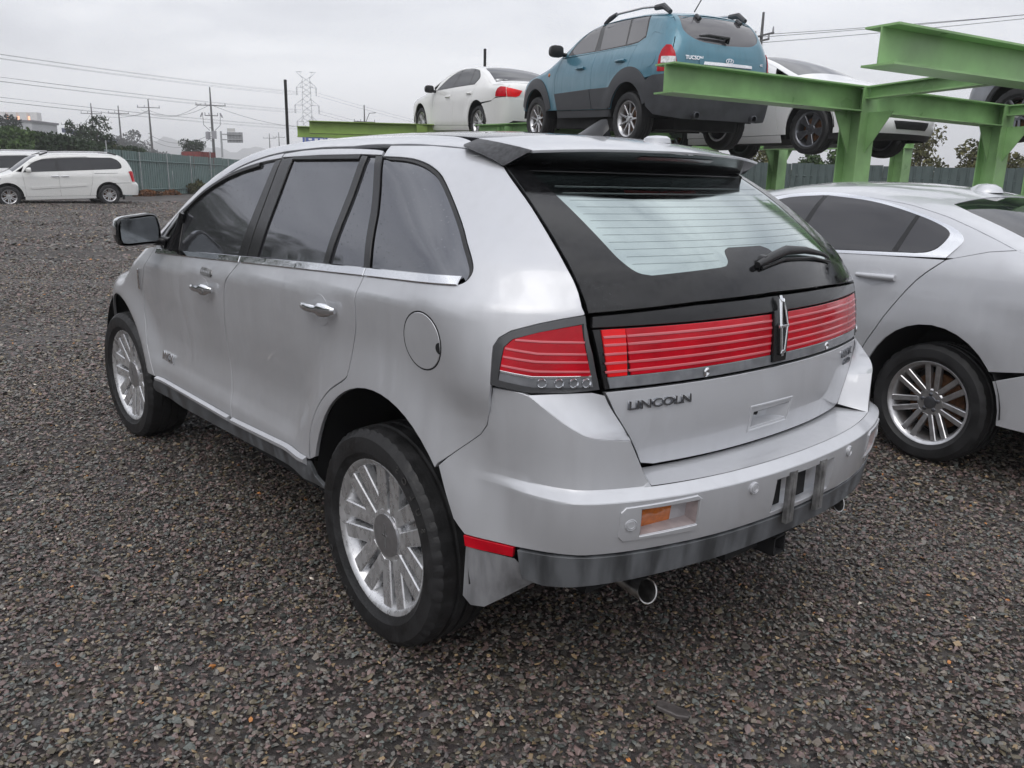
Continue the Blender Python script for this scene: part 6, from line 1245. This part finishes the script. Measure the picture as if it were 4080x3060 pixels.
zr=[.555,.585,.62,.655,.685,.700,.712,.7195,.7225,.735,.7435,.7462,.77,.80,.83,.86,.89,.92,.95,.98]
panel('rear_bumper',ol,BU,1,silver,car,.03,gap=.002,rows=zr,cols=np.arange(.3,2*SC-.3,.03),holes=[foghole(1.002),foghole(2*SC-1.002,-1)[::-1],plate],crease=24,depth=.015)
# ear facets between the corner crease and the liftgate, and the load sill
cpts=curve(crs[2:7],4)+[(.995,.84)]+crs[7:]; crp=[tuple(BU(np.array([s]),np.array([z]))[0]) for s,z in cpts]
gz=np.concatenate([np.linspace(.989,.862,17),[.835,.80,.78,.765]]); ge=[Lrear(np.array([float(Lyr(z))]),np.array([z]))[0] for z in gz]
ge[0]=np.array([-.725,.735,.988])*0+np.array(crp[0])*.15+np.array([-.749,.676,.990])*.85
ruled('bumper_corner_facet',crp,[tuple(p) for p in ge],silver,car,6,mirror=True,angle=40)
# strip below the lamp that joins the crease start with the gate
k=25; oy=[]; iy=[]
for i in range(k):
    s=1.046+(2*SC-2.092)*i/(k-1); p=BU(np.array([s]),np.array([.7455]))[0]; oy.append(tuple(p)); y=.546*(1-2*i/(k-1)); q=Lrear(np.array([y]),np.array([.752]))[0]; iy.append((q[0]+.012,q[1],.752))
ruled('load_sill',oy,iy,silver,car,3)
# reflectors, lower cladding, splash guards
panel('side_reflector',[(.476,.5505),(.632,.5505),(.629,.524),(.482,.521)],BU,1,lampr,car,.03,gap=0,off=.003); panel('side_reflector',mir([(.476,.5505),(.632,.5505),(.629,.524),(.482,.521)]),BU,1,lampr,car,.03,gap=0,off=.003)
lowh=[(.642,.549),(.80,.561),(1.1,.566),(1.45,.567)]; lowb=[(1.45,.492),(1.2,.487),(1.0,.477),(.85,.468),(.72,.452),(.655,.46)]
panel('lower_cladding',lowh+[(SC,.567)]+mir(lowh)+mir(lowb)+lowb,BU,1,clad,car,.04,off=.003,depth=.05)
for sg in (1,-1):
    gp=[(.478,.517,0),(.640,.520,0),(.652,.46,.0),(.700,.450,0)]
    V=[];Fc=[]
    for s,z in ((.483,.519),(.56,.519),(.640,.519)): V.append(BU(np.array([s]),np.array([z]))[0])
    V=[np.array(v) for v in V]; b=[np.array([-.470,.925,.36]),np.array([-.485,.86,.322]),np.array([-.545,.72,.345]),np.array([-.66,.70,.45])]
    top=[tuple(BU(np.array([s]),np.array([z]))[0]) for s,z in ((.483,.519),(.53,.519),(.58,.519),(.635,.519),(.70,.470),(.76,.462))]
    botp=[(-.472,.930,.360),(-.490,.915,.332),(-.520,.888,.330),(-.570,.848,.372),(-.625,.80,.420),(-.69,.755,.452)]
    ruled('splash_guard',[(x,y*sg,z) for x,y,z in top],[(x,y*sg,z) for x,y,z in botp],mat('splash_guard_grey',(.30,.305,.32),.5,.3,noise=.25,nscale=30,stretch=(1,1,.2)),car,4,flip=sg<0)
# fog recesses with amber lamps, sensors
for sg in (1,-1):
    h=foghole(1.002); hp=[BU(np.array([s]),np.array([z]))[0]*[1,sg,1] for s,z in h]; nn=np.array([.75,-.55*sg,0])
    hb=[hp[0]+nn*.012+[0,0,-.004],hp[1]+nn*.045+[0,.03*sg,-.006],hp[2]+nn*.05+[0,.03*sg,.012],hp[3]+nn*.03+[0,0,.010]]
    meshobj('lamp_recess',[tuple(p) for p in hp+hb],[(0,1,5,4),(1,2,6,5),(2,3,7,6),(3,0,4,7)],mat('recess_pinkish',(.42,.36,.36),.4,.2,noise=.2,nscale=20),car,False)
    a0,a1,a2,a3=hb; m1=a0+(a1-a0)*.66; m2=a3+(a2-a3)*.66
    meshobj('rear_indicator',[tuple(p) for p in (a0,m1,m2,a3)],[(0,1,2,3)],lampo,car,False); meshobj('recess_back',[tuple(p+nn*.0) for p in (m1,a1,a2,m2)],[(0,1,2,3)],silver,car,False)
    bz=[(.955,.704),(1.175,.711),(1.190,.700),(1.184,.616),(1.172,.607),(.953,.608),(.940,.622),(.942,.692)]
    f_=lambda l: l if sg>0 else mir(l)
    hz_=[(s-.0+(-.004 if s<1.1 else .004),z+(.004 if z>.66 else -.004)) for s,z in foghole(1.002)]
    panel('lamp_bezel',f_(bz),BU,1,silver,car,.02,gap=0,off=.004,holes=[f_(hz_)],depth=.006,edge=.002)
for s,z in ((.971,.655),(1.392,.694),(2*SC-1.392,.694),(2*SC-.971,.655)):
    p=BU(np.array([s]),np.array([z]))[0]; q=BU(np.array([s+.002]),np.array([z]))[0]-BU(np.array([s-.002]),np.array([z]))[0]; n_=np.cross(q,[0,0,1]); n_/=np.linalg.norm(n_); q/=np.linalg.norm(q)
    V=[];Fc=[]; pr=[(.0185,-.004),(.0185,.0045),(.0155,.0062),(.0145,.0045),(.0125,.0045),(.0120,.0068),(.0095,.0072),(.009,.0060),(.0045,.0060)]
    for r_,h in pr:
        for k in range(20): a=2*math.pi*k/20; V.append(tuple(p+n_*h+(q*math.cos(a)+np.array([0,0,1])*math.sin(a))*r_))
    for j in range(len(pr)-1):
        for k in range(20): Fc.append((j*20+k,j*20+(k+1)%20,(j+1)*20+(k+1)%20,(j+1)*20+k))
    Fc.append(tuple((len(pr)-1)*20+k for k in range(20)))
    meshobj('parking_sensor',V,Fc,silver,car,True,25)
# number plate bay: recess, two dark openings, two bare brackets
pp=[BU(np.array([s]),np.array([z]))[0] for s,z in plate]; pb=[pp[0]+[.035,-.01,-.006],pp[1]+[.035,.035,-.006],pp[2]+[.035,.02,.0],pp[3]+[.035,-.0,.0]]
meshobj('plate_recess',[tuple(p) for p in pp+pb],[(0,1,5,4),(1,2,6,5),(2,3,7,6),(3,0,4,7),(4,5,6,7)],silver,car,False)
xb=pb[0][0]-.002
for y0 in (.115,-.025): MB().box((xb,y0,.640),(.004,.052,.088)).build('plate_bay_opening',liner,car)
for y0 in (.085,-.085):
    b=MB(); b.box((-.990,y0,.625),(.003,.036,.165)); b.box((-.984,y0-.018,.625),(.014,.003,.165)); b.box((-.984,y0+.018,.625),(.014,.003,.165)); b.box((-.9925,y0,.625),(.003,.010,.15)); b.build('plate_bracket',steel,car,angle=20)
MB().box((-.80,0,.425),(.12,.42,.05)).build('tow_bar',under,car)
b=MB()
for dy,dz,sy,sz in ((.029,0,.006,.064),(-.029,0,.006,.064),(0,.029,.064,.006),(0,-.029,.064,.006)): b.box((-.875,dy,.418+dz),(.09,sy,sz))
b.build('tow_receiver',under,car)
for sg in (1,-1):
    d=Vector((-.93,0,-.12)).normalized(); c=Vector((-.80,.54*sg,.402)); b=MB(); n=28; V=[];Fc=[]
    prof=[(-.22,.031),(0.03,.036),(.034,.0355),(.032,.032),(-.1,.029)]
    side=d.cross(Vector((0,0,1))).normalized(); upv=side.cross(d)
    for h,r_ in prof:
        for k in range(n):
            a=2*math.pi*k/n; sl=(math.sin(a)*.018 if h>0 else 0); V.append(c+d*(h-sl)+(side*math.cos(a)*1.12+upv*math.sin(a)*.86)*r_)
    for j in range(len(prof)-1):
        for k in range(n): Fc.append((j*n+k,j*n+(k+1)%n,(j+1)*n+(k+1)%n,(j+1)*n+k))
    MB().add(V,Fc).build('exhaust_tip',mat('exhaust_steel',(.42,.41,.40),.28,1,noise=.35,nscale=30),car,angle=40)
    MB().tube([c+d*-.05,c+d*-.045],.028,16).build('exhaust_opening',liner,car)
# fin antenna and round antenna on the roof
fz=lambda x: float(Lzt(x))
V=[];Fc=[]; st=[(.075,.0,.004,.012),(.045,.0,.022,.026),(.0,.0,.045,.03),(-.035,.0,.060,.03),(-.062,.0,.062,.028),(-.075,0,.03,.026)]
for x,_,h,w_ in st:
    z0=fz(x)-.004
    for k,(yy,hh) in enumerate(((w_,0),(w_*.72,.3),(w_*.22,.75),(0,1),(-w_*.22,.75),(-w_*.72,.3),(-w_,0))): V.append((x-.012*hh,yy,z0+hh*h))
for i in range(len(st)-1):
    for k in range(6): Fc.append((i*7+k,i*7+k+1,(i+1)*7+k+1,(i+1)*7+k))
Fc+=[tuple(range(7)),tuple(35+k for k in range(7))[::-1]]
meshobj('fin_antenna',V,Fc,mat('antenna_black',(.022,.023,.026),.35,coat=.2),car,True,50)
p=Ltop(np.array([-.21]),np.array([-.12]))[0]
MB().lathe([(-.004,.05),(.012,.047),(.020,.036),(.023,.001)],28,axis='z',c=(p[0],p[1],p[2])).build('round_antenna',silver,car,angle=40)
# wheels
SPEC=dict(Rt=.3735,Rr=.272,w=.245,face=.098,n=7,wd=.052,gap=.0335,spread=.010,dishplate=1,r0=.082,cap=.074,mat=wchrome,dish=-.028,tn=156,sipe=3,seg=72,discmat=steel,capmat=mat('cap_silver',(.5,.5,.52),.35,.9,noise=.1,nscale=40))
for x,yy,st_ in ((0,.827,0),(2.824,.835,R(3.6))):
    for sg in (1,-1):
        w_=make_wheel(car,(x,yy*sg,.3665),sg,SPEC,st_,phase=R(9) if x<1 else R(20))
        cpm=[c for c in w_.children if c.name.startswith('hub_cap')][0]
        yh=.098-.028+.007
        MB().box((0,yh,0),(.006,.004,.085)).box((0,yh,0),(.028,.004,.005)).build('cap_emblem',steel,w_)
        if sg>0 and x<1:
            for txt,a0,dirn in (('KUMHO',-62,1),('SOLUS',118,1)):
                for i,chh in enumerate(txt):
                    a=R(a0+9.2*i); rr=.318
                    letters(chh,.034,.0012,lambda u,v,w,a=a,rr=rr: ( -((rr+v)*math.cos(a)-(u-.01)*-math.sin(a))*-1*1.0, .1235+w, (rr+v)*math.sin(a)+(u-.01)*-math.cos(a)*1.0),mat('tyre_lettering',(.05,.049,.047),.6),w_,'tyre_lettering')
# ------------------------------------------------------------------ damp hazy air
hz_=bpy.data.materials.new('haze'); hz_.use_nodes=True; t=hz_.node_tree; t.nodes.clear(); o_=N(t,'ShaderNodeOutputMaterial'); v=N(t,'ShaderNodeVolumePrincipled'); v.inputs['Color'].default_value=(.975,.98,.99,1); v.inputs['Density'].default_value=.0010; v.inputs['Anisotropy'].default_value=.2; t.links.new(v.outputs[0],o_.inputs['Volume'])
hb=MB().box((0,0,46),(7000,7000,96)).build('haze',hz_,None,smooth=False); tag(hb,'thin grey mist that fades the far hills','haze',kind='stuff'); SC_.cycles.volume_bounces=3
